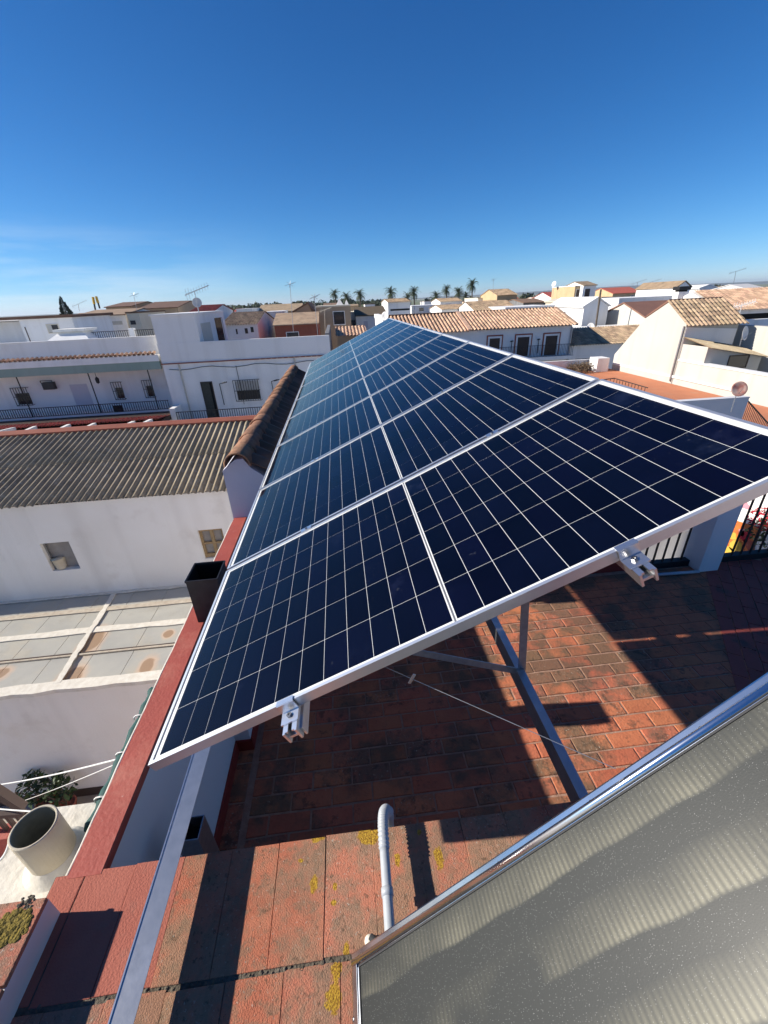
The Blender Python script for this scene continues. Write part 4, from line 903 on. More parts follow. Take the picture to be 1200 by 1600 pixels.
Bd = thing('balcony_house', 'tall white house with dark green door and iron balcony behind the corrugated roof', 'house', (-4, 27, GZ))
XB0, XB1 = XA1 + .12, .25
zpar = zt_(430, 528); zled = zt_(380, 563)
B(XB0, XB1, YB, YB + 9, GZ + .02, zled).build('wall', WHITE, Bd)
B(XB0 - .02, XB1 + .03, YB - .06, YB + 9, zled + .001, zled + .05).build('ledge', FLASH, Bd)
mb = MB(); k = hx(395, YB)
while k < XB1: mb.box(k, k + .09, YB - .10, YB - .062, zled + .01, zled + .05); k += .30
mb.build('ledge_tiles', TILE, Bd)
B(XB0, XB1, YB, YB + .2, zled + .051, zpar).build('parapet', WHITE2, Bd)
B(XB1 - .2, XB1, YB + .201, YB + 9, zled + .051, zpar + .1).build('parapet', GREYD, Bd)
B(XB1 + .001, XB1 + .02, YB + .05, YB + 8.9, GZ + 2, zled - .05).build('side_render', GREYD, Bd)
dr = window(Bd, (314, 598), (343, 655), YB, GDOOR, DWOOD, 'door', .04)
x0, x1, z0, z1 = wrect((314, 598), (343, 655), YB); B((x0 + x1) / 2 + .15, x1 - .02, YB - .02, YB - .0125, z0, z1 - .02).build('dark_opening', BLACKF, dr)
x0, x1, z0, z1 = wrect((367, 596), (408, 623), YB)
w = B(x0, x1, YB - .012, YB + .02, z0, z1).build('window', PANE, Bd); B(x0, x1, YB - .03, YB - .013, z0 + (z1 - z0) * .48, z1).build('shutter', SHUT, w)
grille(Bd, (364, 594), (410, 624), YB)
zb1, zb0 = zt_(340, 634), zt_(340, 657)
railing(Bd, XB0 + .4, XB1, YB - .95, zb0, zb1); B(XB0 + .3, XB1, YB - 1.0, YB - .001, zb0 - .25, zb0 - .01).build('balcony_slab', WHITE, Bd); B(XB0 + .12, XB0 + .38, YB - 1.0, YB - .001, zb0 - .25, zb1 + .2).build('balcony_pier', WHITE2, Bd)
for (p0, p1) in (((341, 600), (350, 633)), ((424, 596), (427, 614))):
    a, b = ony(*p0, YB - .12), ony(*p1, YB - .12); mb = MB(); mb.tube([(b.x, YB - .05, b.z), (b.x, YB - .12, a.z)], .02, 6); mb.tube([(b.x, YB - .12, a.z), (b.x + .35, YB - .35, a.z + .12)], .02, 6); mb.bar((b.x + .2, YB - .3, a.z + .05), (b.x + .45, YB - .42, a.z + .12), .12, .05)
    mb.build('lamp_bracket', IRON, Bd)
for (px_, z0_, z1_) in ((262, zb0, zled), (452, zb0, zled)):
    x_ = hx(px_, YB); MB().tube([(x_, YB - .05, z0_), (x_, YB - .05, z1_)], .04, 6).build('downpipe', SHUT, Bd)
MB().tube([(XB0 + .3 + k * .55, YB - .03, zled - .25 - .06 * sin(k * 1.3)) for k in range(15)], .014, 5).build('wall_cable', IRON, Bd)
MB().tube([(hx(355, YB), YB - .03, zled - .25), (hx(355, YB) + .05, YB - .03, zb1)], .012, 5).build('wall_cable', IRON, Bd)
# stair box on the roof
xs0, xs1 = ony(236, 500, YB).x, ony(305, 500, YB).x; zs = ony(270, 492.5, YB).z; yfar = onx(349, 490, xs1).y; yfar = min(max(yfar, YB + 2.5), YB + 7)
sb = thing('stair_tower', 'white box shaped rooftop stair tower with narrow door', 'stair tower', ((xs0 + xs1) / 2, YB + 2, zled))
B(xs0, xs1, YB + .012, yfar, zled - 1.2, zs).build('wall', WHITE2, sb); B(xs0 - .06, xs1 + .06, YB - .05, yfar + .06, zs + .001, zs + .07).build('cornice', WHITE2, sb)
def xface(par_, X, p, q, m, kind, d=.012): a, b = onx(*p, X), onx(*q, X); return B(X - .02, X + d, min(a.y, b.y), max(a.y, b.y), min(a.z, b.z), max(a.z, b.z)).build(kind, m, par_)
L_ = yfar - YB
B(xs1 - .02, xs1 + .015, YB + .12 * L_, YB + .42 * L_, zled - .3, zs - .45).build('door', SHUT, sb); w = B(xs1 - .02, xs1 + .015, YB + .60 * L_, YB + .85 * L_, zs - 1.6, zs - .3).build('window', PANE, sb)
mb = MB()
for k in range(6): mb.box(xs1 + .06, xs1 + .08, YB + (.60 + .05 * k) * L_ - .01, YB + (.60 + .05 * k) * L_ + .01, zs - 1.62, zs - .28)
mb.build('bars', IRON, w)
# rooftop room, skylight, far-left house
rm = thing('rooftop_room', 'white flat roofed rooftop room with dark door at the left edge', 'room', (-20, 31, zled))
YR2 = 30.0; zrt = ony(60, 498, YR2).z; xr1 = ony(113, 500, YR2).x; xr0 = ony(31, 505, YR2).x
B(xr0, xr1, YR2, YR2 + 5, zled - 1.5, zrt).build('wall', WHITE2, rm); B(-32, xr0 - .01, YR2 + .8, YR2 + 5, zled - 1.5, zrt - .1).build('wall', WHITE2, rm); B(-32, xr1 + .2, YR2 - .15, YR2 + 5.2, zrt + .001, zrt + .16).build('roof', TILED, rm)
window(rm, (38, 511), (50, 536), YR2, DWOOD, WHITE2, 'door'); w = window(rm, (73, 508), (94, 519), YR2, PANE, CREAM); x0, x1, z0, z1 = wrect((73, 508), (84, 519), YR2); B(x0, x1, YR2 - .03, YR2 - .013, z0, z1).build('shutter', SHUT, w)
sk = thing('white_skylight', 'white pyramid shaped skylight hood on the roof behind the parapet', 'skylight', ony(100, 530, 26.5))
Yk = 26.0
p = [ony(52, 537, Yk), ony(145, 533, Yk)]; zb_ = p[0].z - .3; tp = [ony(93, 519, Yk + .9), ony(129, 516, Yk + .9)]
V = [(p[0].x, Yk, zb_), (p[1].x, Yk, zb_), (p[1].x, Yk + 2.8, zb_), (p[0].x, Yk + 2.8, zb_), (tp[0].x, Yk + .9, tp[0].z), (tp[1].x, Yk + .9, tp[0].z), (tp[1].x, Yk + 1.9, tp[0].z), (tp[0].x, Yk + 1.9, tp[0].z)]
MB().add(V, [(0, 1, 5, 4), (1, 2, 6, 5), (2, 3, 7, 6), (3, 0, 4, 7), (4, 5, 6, 7)]).build('hood', WHITE2, sk)
B(tp[0].x - .25, tp[1].x + .25, Yk + .7, Yk + 2.1, tp[0].z + .005, tp[0].z + .14).build('cap', WSTAIN, sk)
ln = thing('roof_parapet_railing', 'low white roof parapet with iron railing between skylight and stair tower', 'railing', ony(180, 525, 27))
a, b = ony(143, 523, 27.5), ony(240, 517, 27.5); railing(ln, a.x, b.x, 27.5, a.z - .5, a.z + .15); B(a.x + 2.2, a.x + 2.5, 27.35, 27.65, a.z - 1.6, a.z + .25).build('post', WHITE2, ln); B(a.x, b.x, 27.4, 27.6, a.z - 1.6, a.z - .5).build('wall', WHITE2, ln)

# ---------------------------------------------------- generic small house
def house(label, Y, pl, pr, pe, pr_y, D, wall, roofm, kind='ridge_x', wins=(), pitch=.25, over=.25, name='house', tiles=True, frame=None, lean=0):
    """pl, pr: pixel columns of the front wall; pe: pixel row of the eave; pr_y: pixel row of the ridge. D: depth of the house."""
    pm = (pl + pr) / 2
    x0, x1 = ony(pl, pe, Y).x, ony(pr, pe, Y).x; ze = ony(pm, pe, Y).z
    h = thing(name, label, 'house', ((x0 + x1) / 2, Y + D / 2, GZ))
    if kind == 'ridge_x':
        ym = Y + D / 2; zr = ony(pm, pr_y, ym).z; zr = max(zr, ze + .4)
        MB().prism([(x0, Y, GZ + .02), (x0, Y, ze), (x0, ym, zr), (x0, Y + D, ze), (x0, Y + D, GZ + .02)], (x1 - x0, 0, 0)).build('wall', wall, h)
        ov = over * (zr - ze) / (D / 2)
        if tiles:
            tile_roof((x0 - .1, Y - over, ze - ov + .03), (x1 + .1, Y - over, ze - ov + .03), (0, D / 2 + over, zr - ze + ov), pitch, roofm, h, 'tiles', course=.5, seg=4)
            r = MB(); r.prism([(x0 - .1, ym, zr + .02), (x0 - .1, Y + D + over, ze - ov + .02), (x0 - .1, Y + D + over, ze - ov + .09), (x0 - .1, ym, zr + .09)], (x1 - x0 + .2, 0, 0)); r.build('rear_slope', roofm, h)
        else:
            r = MB(); r.prism([(x0 - .1, Y - over, ze - ov + .02), (x0 - .1, ym, zr + .02), (x0 - .1, Y + D + over, ze - ov + .02), (x0 - .1, Y + D + over, ze - ov + .10), (x0 - .1, ym, zr + .10), (x0 - .1, Y - over, ze - ov + .10)], (x1 - x0 + .2, 0, 0)); r.build('roof', roofm, h)
    elif kind == 'gable':                                  # gable end toward the camera
        xm = (x0 + x1) / 2 + lean; zr = ony(pm, pr_y, Y).z
        MB().prism([(x0, Y, GZ + .02), (x1, Y, GZ + .02), (x1, Y, ze), (xm, Y, zr), (x0, Y, ze)], (0, D, 0)).build('wall', wall, h)
        r = MB(); r.prism([(x0 - .2, Y - .1, ze - .05), (xm, Y - .1, zr + .03), (x1 + .2, Y - .1, ze - .05), (x1 + .2, Y - .1, ze + .07), (xm, Y - .1, zr + .15), (x0 - .2, Y - .1, ze + .07)], (0, D + .2, 0)); r.build('roof', roofm, h)
    else:                                                  # flat roof with parapet
        B(x0, x1, Y, Y + D, GZ + .02, ze - .02).build('wall', wall, h)
        B(x0 - .06, x1 + .06, Y - .06, Y + D + .06, ze - .019, ze + .10).build('roof', roofm, h)
    for (p, q, m_) in wins: window(h, p, q, Y, m_, frame)
    if not wins and Y < 100 and kind != 'gable':
        nw = max(1, int((x1 - x0) / 3.2)); hr = random.Random(int(pl * 7 + Y))
        for k in range(nw):
            xc = x0 + (x1 - x0) * (k + .5 + hr.uniform(-.15, .15)) / nw; zc_ = ze - hr.uniform(1.0, 1.4); hw = hr.uniform(.35, .55)
            o = B(xc - hw, xc + hw, Y - .012, Y + .02, zc_ - .6, zc_ + .55).build('window', hr.choice([PANE, PANE, SHUT, DWOOD]), h)
            MB().box(xc - hw - .07, xc + hw + .07, Y - .05, Y + .01, zc_ - .68, zc_ - .601).box(xc - hw - .06, xc - hw, Y - .035, Y + .01, zc_ - .6, zc_ + .61).box(xc + hw, xc + hw + .06, Y - .035, Y + .01, zc_ - .6, zc_ + .61).box(xc - hw, xc + hw, Y - .035, Y + .01, zc_ + .551, zc_ + .61).build('frame', WHITE2, o)
    return h

# left middle distance
house('white house with ochre eave and several shuttered openings behind the skylight', 40, 115, 196, 494, 489, 8, WHITE2, TILEO, 'ridge_x', [((158, 498), (167, 510), DWOOD), ((133, 503), (146, 511), PANE), ((175, 502), (192, 507), SHUT)], tiles=False)
house('cream walled annex with small window right of the ochre eaved house', 39, 197, 216, 489, 487, 6, CREAM, TILED, 'flat', [((203, 501), (213, 507), PANE)])
house('house with low dark hipped sheet roof behind the ochre eaved house', 55, 165, 205, 480, 474, 10, TAN, TILED, 'ridge_x', tiles=False)
house('house under a broad dark metal canopy left of the stair tower', 52, 218, 278, 482, 473, 10, TAN, TILED, 'ridge_x', [((222, 485), (231, 494), PANE), ((240, 486), (250, 494), PINK if False else BROWNR)], tiles=False)
house('small pink grey house peeping over the stair tower', 60, 268, 300, 484, 479, 8, CREAM, TILED, 'gable')
house('white gable house with dark red roof right of the satellite dish', 48, 296, 334, 488, 478, 9, WHITE2, TILER, 'ridge_x')
house('house with wide mossy brown tile roof right of the stair tower', 44, 346, 402, 507, 489, 12, WHITE2, TILEO, 'ridge_x', [((368, 514), (372, 522), DWOOD), ((382, 513), (388, 521), DWOOD), ((391, 511), (397, 519), PANE)])
house('low white flat roofed block among the far left rooftops', 75, 369, 394, 483.5, 480, 8, WHITE2, WHITE2, 'flat')
house('white walled house with two dark windows below a brown roof', 58, 414, 442, 488, 486, 6, WHITE2, WHITE2, 'flat', [((420, 497), (426, 504), PANE), ((429, 497), (434, 504), PANE)])
house('long house with plain brown tile roof on the left skyline', 80, 402, 470, 487, 476, 12, TAN, TILEO, 'ridge_x', tiles=False)
house('brown gabled house with dark timber side in the middle distance', 50, 436, 494, 500, 475, 10, TAN, TILED, 'gable', lean=1.3)
house('lower tan roofed house in front of the brown gable', 42, 428, 497, 507, 490, 7, FLASH, TILEO, 'ridge_x', tiles=False)
house('tan rendered flat block standing in the middle of the skyline', 46, 494, 547, 479, 476, 9, TAN, CREAM, 'flat')
hz = thing('grey_tent_roof', 'grey pointed canopy roof on top of the tan flat block', 'canopy', ony(535, 478, 49))
a, b = ony(524, 478, 48), ony(546, 478, 48); zb_ = a.z - .1
for (x0, x1, zt2) in ((a.x, (a.x + b.x) / 2 + .2, ony(531, 466, 48).z), ((a.x + b.x) / 2 + .2, b.x, ony(541, 468, 48).z)):
    xm = (x0 + x1) / 2; MB().add([(x0, 47, zb_), (x1, 47, zb_), (x1, 50, zb_), (x0, 50, zb_), (xm, 48.5, zt2)], [(0, 1, 4), (1, 2, 4), (2, 3, 4), (3, 0, 4)]).build('canopy', DISH, hz)
    for xx in (x0, x1): MB().tube([(xx, 47, zb_ - .9), (xx, 47, zb_)], .06, 6).build('post', IRON, hz)
house('white house with old grey roof left of the panel tip', 52, 556, 604, 493, 480, 9, WHITE2, DRY, 'ridge_x', [((568, 502), (575, 512), SHUTL), ((586, 503), (590, 508), PANE)], tiles=False)
house('narrow white house wall beside the tan block', 54, 546, 558, 489, 487, 6, WHITE2, CREAM, 'flat')
house('white walled house with brown flat top behind the panel tip', 66, 606, 641, 472, 467, 9, WHITE2, TILEO, 'ridge_x', [((610, 483), (640, 484.5), IRON)])
house('low terracotta roofed shed touching the far panel corner', 30, 527, 572, 524, 515, 5, TAN, TILE, 'ridge_x')
house('pale grey house with long brown roof under the palms', 62, 690, 732, 483, 476, 8, WHITE2, TILEO, 'ridge_x', [((715, 487), (728, 491), PANE)])
house('small white house under the left palms', 72, 648, 690, 478, 474, 8, WHITE2, GREYP, 'flat', [((655, 481), (662, 486), PANE), ((672, 482), (680, 487), PANE)])
house('white house with grey flat roof among the middle palms', 85, 688, 722, 471, 466, 8, WHITE2, TILEO, 'ridge_x', [((696, 474), (705, 478), SHUTL)])
house('tan tile roofed house with white gable behind the long roof', 54, 744, 812, 487, 470, 10, WHITE2, TILEO, 'ridge_x', pitch=.3)
house('ochre rooftop tower house with brown tile roof', 68, 777, 808, 461, 452, 8, OCHRE, TILEO, 'ridge_x', pitch=.3)
house('small white stepped house left of the ochre tower', 75, 747, 769, 466, 463, 8, WHITE2, CREAM, 'flat')
house('long low grey white house just over the tiled ridge', 50, 790, 866, 480, 478, 6, GREYP, WHITE2, 'flat')
house('house with bright red tile roof and white gable', 80, 866, 898, 467, 456, 10, WHITE2, TILER, 'ridge_x', tiles=False)
house('second red roofed house touching the bright red roof', 84, 893, 906, 468, 462, 10, WHITE2, TILER, 'ridge_x', tiles=False)
house('dark grey roofed house in front of the red roof', 62, 818, 852, 473, 467, 8, GREYD, TILED, 'ridge_x', tiles=False)
house('ochre sided church like house with white sloping buttress', 72, 899, 911, 447, 446, 8, OCHRE, WHITE2, 'flat')
house('white tower house with small brown roof on the skyline', 71, 912, 932, 446, 440, 6, WHITE2, TILEO, 'ridge_x', tiles=False)
house('cream gabled house below the white tower house', 56, 884, 921, 471, 468, 6, CREAM, CREAM, 'gable')
house('white gable house with leaning pole', 46, 913, 951, 479, 466, 8, WHITE2, WHITE2, 'gable')
house('house with brown red roofs left of the distant hills', 95, 958, 1003, 458, 449, 10, OCHRE, TILER, 'ridge_x', tiles=False)
house('ochre walled house in front of the brown red roofs', 70, 940, 970, 465, 464, 6, OCHRE, OCHRE, 'flat')
house('long white flat roofed house above the brown sheet roof', 60, 968, 1062, 465, 463, 8, WHITE2, WHITE2, 'flat')
house('white house with ochre tile roof on the right skyline', 62, 1058, 1079, 449, 440, 9, WHITE2, TILEO, 'gable')
house('small white vaulted house on the right skyline', 66, 1094, 1119, 450, 446, 8, WHITE2, WHITE2, 'gable')
house('tan gabled house near the right hills', 75, 1126, 1160, 455, 447, 8, WHITE2, TILEO, 'ridge_x', tiles=False)
house('grey roofed house at the right edge of the skyline', 50, 1186, 1215, 456, 443, 9, GREYP, DISH, 'ridge_x', tiles=False)
rng = random.Random(5)
ONES = ['first', 'second', 'third', 'fourth', 'fifth', 'sixth', 'seventh', 'eighth', 'ninth', 'tenth', 'eleventh', 'twelfth', 'thirteenth', 'fourteenth', 'fifteenth', 'sixteenth', 'seventeenth', 'eighteenth', 'nineteenth', 'twentieth']
ORD = ONES + ['twenty-' + q for q in ONES[:9]] + ['thirtieth'] + ['thirty-' + q for q in ONES[:9]]
for k in range(34):                                        # the outer belt of the town
    px_ = 20 + k * 35 + rng.uniform(-14, 14); Y = rng.uniform(105, 230); hor = 471.7 - .045 * (px_ - 522.7); wd = rng.uniform(11, 26)
    pe = hor + rng.uniform(3.5, 9)
    wm_, wnm = rng.choice([(WHITE2, 'white'), (WHITE2, 'white'), (CREAM, 'cream'), (OCHRE, 'ochre')]); rm_, rnm = rng.choice([(TILEO, 'tan'), (TILE, 'terracotta'), (TILER, 'red'), (TILED, 'dark brown')])
    house(f'{wnm} walled {rnm} roofed distant house, {ORD[k]} from the left in the outer belt', Y, px_, px_ + wd, pe, pe - rng.uniform(2, 4), 9, wm_, rm_, rng.choice(['ridge_x', 'ridge_x', 'flat']), tiles=False)['group'] = 'distant houses in the outer belt'

# ================================================================== long tiled house with three balcony doors
YF = 38.0
lf = thing('long_tiled_house', 'long white house with barrel tile roof and three framed balcony doors', 'house', (14, 42, GZ))
xL, xR = 4.9, ony(893, 520, YF).x; zev = ony(790, 514, YF).z; yrid = YF + 4.2; zrd = ony(755, 489, yrid).z
MB().prism([(xL, YF, GZ + .02), (xL, YF, zev), (xL, yrid, zrd), (xL, YF + 8.4, zev), (xL, YF + 8.4, GZ + .02)], (xR - xL, 0, 0)).build('wall', WHITE, lf)
xm_ = ony(733, 500, YF).x; ov = .35 * (zrd - zev) / 4.2
tile_roof((xL + .2, YF - .35, zev - ov + .05), (xm_ - .1, YF - .35, zev - ov + .05), (0, 4.55, zrd - zev + ov), .33, TILE, lf, 'roof_tiles', course=.45, amp=.10)
tile_roof((xm_ + .1, YF - .35, zev - ov + .12), (xR + .3, YF - .35, zev - ov + .12), (0, 4.55, zrd - zev + ov), .33, TILE, lf, 'roof_tiles', course=.45, amp=.10)
mb = MB(); mb.prism([(xL, yrid, zrd + .05), (xL, YF + 8.7, zev - .1), (xL, YF + 8.7, zev), (xL, yrid, zrd + .15)], (xR - xL + .3, 0, 0)); mb.build('rear_slope', TILE, lf)
MB().bar((xm_, YF - .35, zev - ov + .18), (xm_, yrid, zrd + .18), .28, .16).build('party_ridge', TILE, lf); MB().bar((xL, yrid, zrd + .16), (xR + .3, yrid, zrd + .16), .26, .14).build('ridge_tiles', TILED, lf); MB().bar((xR + .22, YF - .35, zev - ov + .2), (xR + .22, yrid, zrd + .2), .26, .14).build('verge_tiles', TILE, lf)
B(xL - .25, xL + .18, YF - .3, YF + 8.4, zev - 3, zrd + .25).build('gable_parapet', WHITE2, lf)
for (p, q) in (((765, 529), (779, 556)), ((809, 527), (824, 556)), ((853, 525), (867, 556))):
    x0, x1, z0, z1 = wrect(p, q, YF); d = B(x0, x1, YF - .02, YF + .02, z0, z1).build('door', DWOOD, lf)
    MB().box(x0 - .16, x0, YF - .06, YF + .01, z0, z1 + .16).box(x1, x1 + .16, YF - .06, YF + .01, z0, z1 + .16).box(x0, x1, YF - .06, YF + .01, z1, z1 + .16).build('inner_frame', WHITE2, d)
    MB().box(x0 - .27, x0 - .161, YF - .05, YF + .01, z0, z1 + .27).box(x1 + .161, x1 + .27, YF - .05, YF + .01, z0, z1 + .27).box(x0 - .16, x1 + .16, YF - .05, YF + .01, z1 + .161, z1 + .27).build('outer_frame', FLASH, d)
x0, x1, z0, z1 = wrect((775, 541), (888, 556), YF); zsl = ony(840, 556, YF).z
B(x0, x1, YF - .9, YF - .001, zsl - .3, zsl).build('balcony_slab', WHITE, lf); railing(lf, x0, x1, YF - .85, zsl, zsl + 1.0, .14)
for (px_, py_) in ((800, 533), (842, 530)):
    a = ony(px_, py_, YF - .1); MB().tube([(a.x, YF - .1, a.z - 1.2), (a.x, YF - .1, a.z)], .03, 5).bar((a.x - .2, YF - .3, a.z), (a.x + .1, YF - .1, a.z), .08, .1).build('lamp_bracket', IRON, lf)
MB().tube([(xR - .05, YF - .08, zev - .1), (xR - .05, YF - .08, GZ + .03)], .06, 8).build('downpipe', DARKST, lf)
B(xR - 6, xR + .2, YF - 1.9, YF - 1.7, GZ + .03, zsl - .9).build('yard_wall', WHITE, lf)

# neighbouring low house with tiled lean-to (partly in the gable's shade)
XG = 19.61
n2 = thing('low_tiled_house', 'low white house with tiled lean-to roof between the long house and the gables', 'house', (26, 41, GZ))
Yn = 38.0; a, b = ony(893, 540, Yn), ony(962, 537, Yn); x0, x1 = xR + .12, 30.9; ze = (a.z + b.z) / 2 + .0; zr = ony(920, 512, Yn + 3.5).z
B(x0, x1, Yn, Yn + 7, GZ + .02, ze).build('wall', WHITE, n2)
MB().prism([(x0, Yn, ze + .001), (x0, Yn + 3.5, zr - .1), (x0, Yn + 7, zr - .1), (x0, Yn + 7, ze + .001)], (x1 - x0, 0, 0)).build('upper_wall', WHITE, n2)
tile_roof((x0 - .1, Yn - .3, ze + .02), (x1 + .1, Yn - .3, ze + .02), (0, 3.8, zr - ze), .26, TILEO, n2, 'roof_tiles', course=.45)
railing(n2, xR + .3, ony(950, 560, 37.2).x, 37.2, ony(915, 568, 37.2).z, ony(915, 560, 37.2).z, .14); x0_, x1_, z0_, z1_ = wrect((908, 564), (922, 570), Yn); B(x0_, x1_, Yn - .02, Yn + .02, z0_, z1_).build('window', PANE, n2)

# ================================================================== gable houses on the right (sunlit side walls)
XG = 19.61
g1 = thing('tall_gable_house', 'tall white gable house with water stained sunlit side wall at right', 'house', (21.5, 24, GZ))
MB().prism([(XG, 22.0, GZ + .02), (XG, 22.0, -.62), (XG, 23.78, .45), (XG, 25.45, -.42), (XG, 27.8, -2.75), (XG, 27.8, GZ + .02)], (3.1, 0, 0)).build('wall', WGAB, g1)
tile_roof((XG - .12, 21.75, -.70), (XG + 3.4, 21.75, -.70), (0, 2.03, 1.22), .26, TILEO, g1, 'roof_tiles', course=.42, amp=.06)
mb = MB(); mb.prism([(XG, 23.78, .50), (XG, 25.45, -.36), (XG, 25.45, -.28), (XG, 23.78, .62)], (3.3, 0, 0)); mb.build('rear_slope', BROWNR, g1)
B(XG - .03, XG - .001, 18.0, 27.75, -3.4, -3.28).build('string_course', WHITE2, g1)
MB().tube([(XG - .06, 22.08, -.7), (XG - .06, 22.08, -3.6)], .045, 8).build('downpipe', DARKST, g1)
MB().prism([(XG + .02, 21.98, -.75), (XG + 3.05, 21.98, -.95), (XG + 3.05, 21.98, -3.9), (XG + .02, 21.98, -3.9)], (0, -.01, 0)).build('front_wall', WHITE, g1)
g2 = thing('second_gable_house', 'second white gable house with brown sheet roof behind the tall gable', 'house', (35, 45, GZ))
X2 = 30.96
MB().prism([(X2, 41.2, GZ + .02), (X2, 41.2, -1.42), (X2, 45.1, -.17), (X2, 49.6, -1.62), (X2, 49.6, GZ + .02)], (12, 0, 0)).build('wall', WGAB, g2)
for (ya, za, yb, zb) in ((41.1, -1.42, 45.1, -.13), (50.4, -1.84, 45.1, -.13)):
    d = MB(); d.prism([(X2 - .1, ya, za), (X2 - .1, yb, zb), (X2 - .1, yb, zb + .14), (X2 - .1, ya, za + .14)], (12.3, 0, 0)); d.build('roof', BROWNR, g2)
# lower white wall, lean-to room and lit wall with dish
lw = thing('white_boundary_wall', 'long bright white boundary wall running toward the right edge below the gables', 'wall', (19.9, 17, GZ))
B(XG + .05, XG + .35, 9.0, 21.97, GZ + .02, onx(1130, 590, XG).z + .4).build('wall', WGAB, lw)
B(XG - .0, XG + .4, 9.0, 21.96, onx(1130, 590, XG).z + .401, onx(1130, 590, XG).z + .48).build('cap', WHITE2, lw)
lr = thing('lean_to_room', 'white lean-to room with grey corrugated roof and dark opening beside the tall gable', 'room', (23, 21, GZ))
YL_ = 20.2; zl1 = ony(1080, 539, YL_).z; zl0 = ony(1195, 552, YL_).z; xl1 = ony(1192, 552, YL_).x
MB().prism([(XG + .06, YL_, -5.2), (xl1, YL_, -5.2), (xl1, YL_, zl0 - .1), (XG + .06, YL_, zl1 - .15)], (0, 1.75, 0)).build('wall', WGAB, lr)
mb = MB(); N = 40; V = []
for (yy, dz) in ((YL_ - .25, -.12), (21.97, .25)):
    for k in range(N * 4 + 1):
        t_ = k / (N * 4); V.append((XG + (xl1 - XG + .2) * t_, yy, zl1 + (zl0 - zl1) * t_ + dz - .05 + .025 * cos(k * pi / 2)))
M_ = N * 4 + 1; mb.add(V, [(k, k + 1, M_ + k + 1, M_ + k) for k in range(M_ - 1)]); mb.build('corrugated_roof', CORR, lr)
window(lr, (1141, 557), (1164, 573), YL_, PANE, DWOOD, 'opening')
rw = thing('dish_wall', 'bright white wall section carrying a grey satellite dish near the right edge', 'wall', (25, 22, GZ))
q = ony(1150, 507, 23.2); B(q.x - .2, q.x + .2, 17, 24, -4, q.z).build('wall', WGAB, rw); B(q.x + .21, q.x + 5, 23.4, 23.8, -4, q.z + .2).build('wall', WHITE2, rw)
def dish(px_, py_, Y, r, m, label, d=(-.5, -.7, .5), base=.8):
    c = ony(px_, py_, Y); t = thing('satellite_dish', label, 'satellite dish', c - Vector((0, 0, base)))
    ax = Vector(d).normalized(); MB().lathe(c, [(0, 0), (r * .4, r * .03), (r * .75, r * .10), (r, r * .2), (r * .98, r * .22), (r * .74, r * .13), (0, r * .03)], 20, ax).build('reflector', m, t, smooth=True)
    MB().tube([c - Vector((0, 0, base)), c - ax * r * .1], r * .06, 6).build('mast', DARKST, t); MB().tube([c - Vector((0, 0, r * .9)), c + ax * r * 1.0], r * .03, 5).build('feed_arm', DARKST, t)
dish(1162, 521, 19.8, .34, DISH, 'grey satellite dish on the bright white wall at right', (.50, -1, .2), .6)
dish(308, 473, 24.5, .24, DISH, 'pale satellite dish standing on the stair tower', (.2, -1, .3), .9)
dish(602, 494, 34, .32, WHITE2, 'small white satellite dish at the far tip of the panels', (-.6, -.9, .3), .9)
dish(923, 510, 41.6, .32, WHITE2, 'small white dish on the dark lean-to roof by the gables', (-.6, -.9, .3), .5)
dish(866, 444, 78, .45, WHITE2, 'white round dish shining on the right skyline', (-.9, -.4, .3), 2.0)
dish(1154, 608, 9.6, .20, DISHR, 'rusty red dish on a thin pole over the grey parapet', (-.3, -1, .35), .62)
# broad tile roof at the right edge
br = thing('broad_tile_roof_house', 'house with broad tan tile roof and white gable at the right edge', 'house', (40, 44, GZ))
Yb = 40.0; a, b = ony(1122, 485, Yb), ony(1230, 480, Yb); x0, x1 = a.x, b.x + 6; ze = a.z; zr = ony(1110, 455, Yb + 4).z
MB().prism([(x0, Yb, GZ + .02), (x0, Yb, ze), (x0, Yb + 4, zr), (x0, Yb + 8, ze), (x0, Yb + 8, GZ + .02)], (x1 - x0, 0, 0)).build('wall', WHITE2, br)
tile_roof((x0 + .2, Yb - .4, ze - .05), (x1, Yb - .4, ze - .05), (0, 4.4, zr - ze + .15), .30, TILE, br, 'roof_tiles', course=.5, amp=.06)
window(br, (1135, 492), (1215, 500), Yb, BLACKF, None, 'under_eave_band')  # near-black strip on the wall under the eave
cy = thing('square_chimney', 'square white chimney with dark top above the gable roofs', 'chimney', ony(1066, 470, 45))
x0, x1, z0, z1 = wrect((1061, 456), (1071, 476), 45); B(x0, x1, 45, 45.8, z0 - 4, z1).build('stack', WHITE2, cy); B(x0 - .1, x1 + .1, 44.9, 45.9, z1 + .15, z1 + .5).build('cowl', IRON, cy); B(x0 + .1, x1 - .1, 45.1, 45.7, z1, z1 + .15).build('throat', BLACKF, cy)

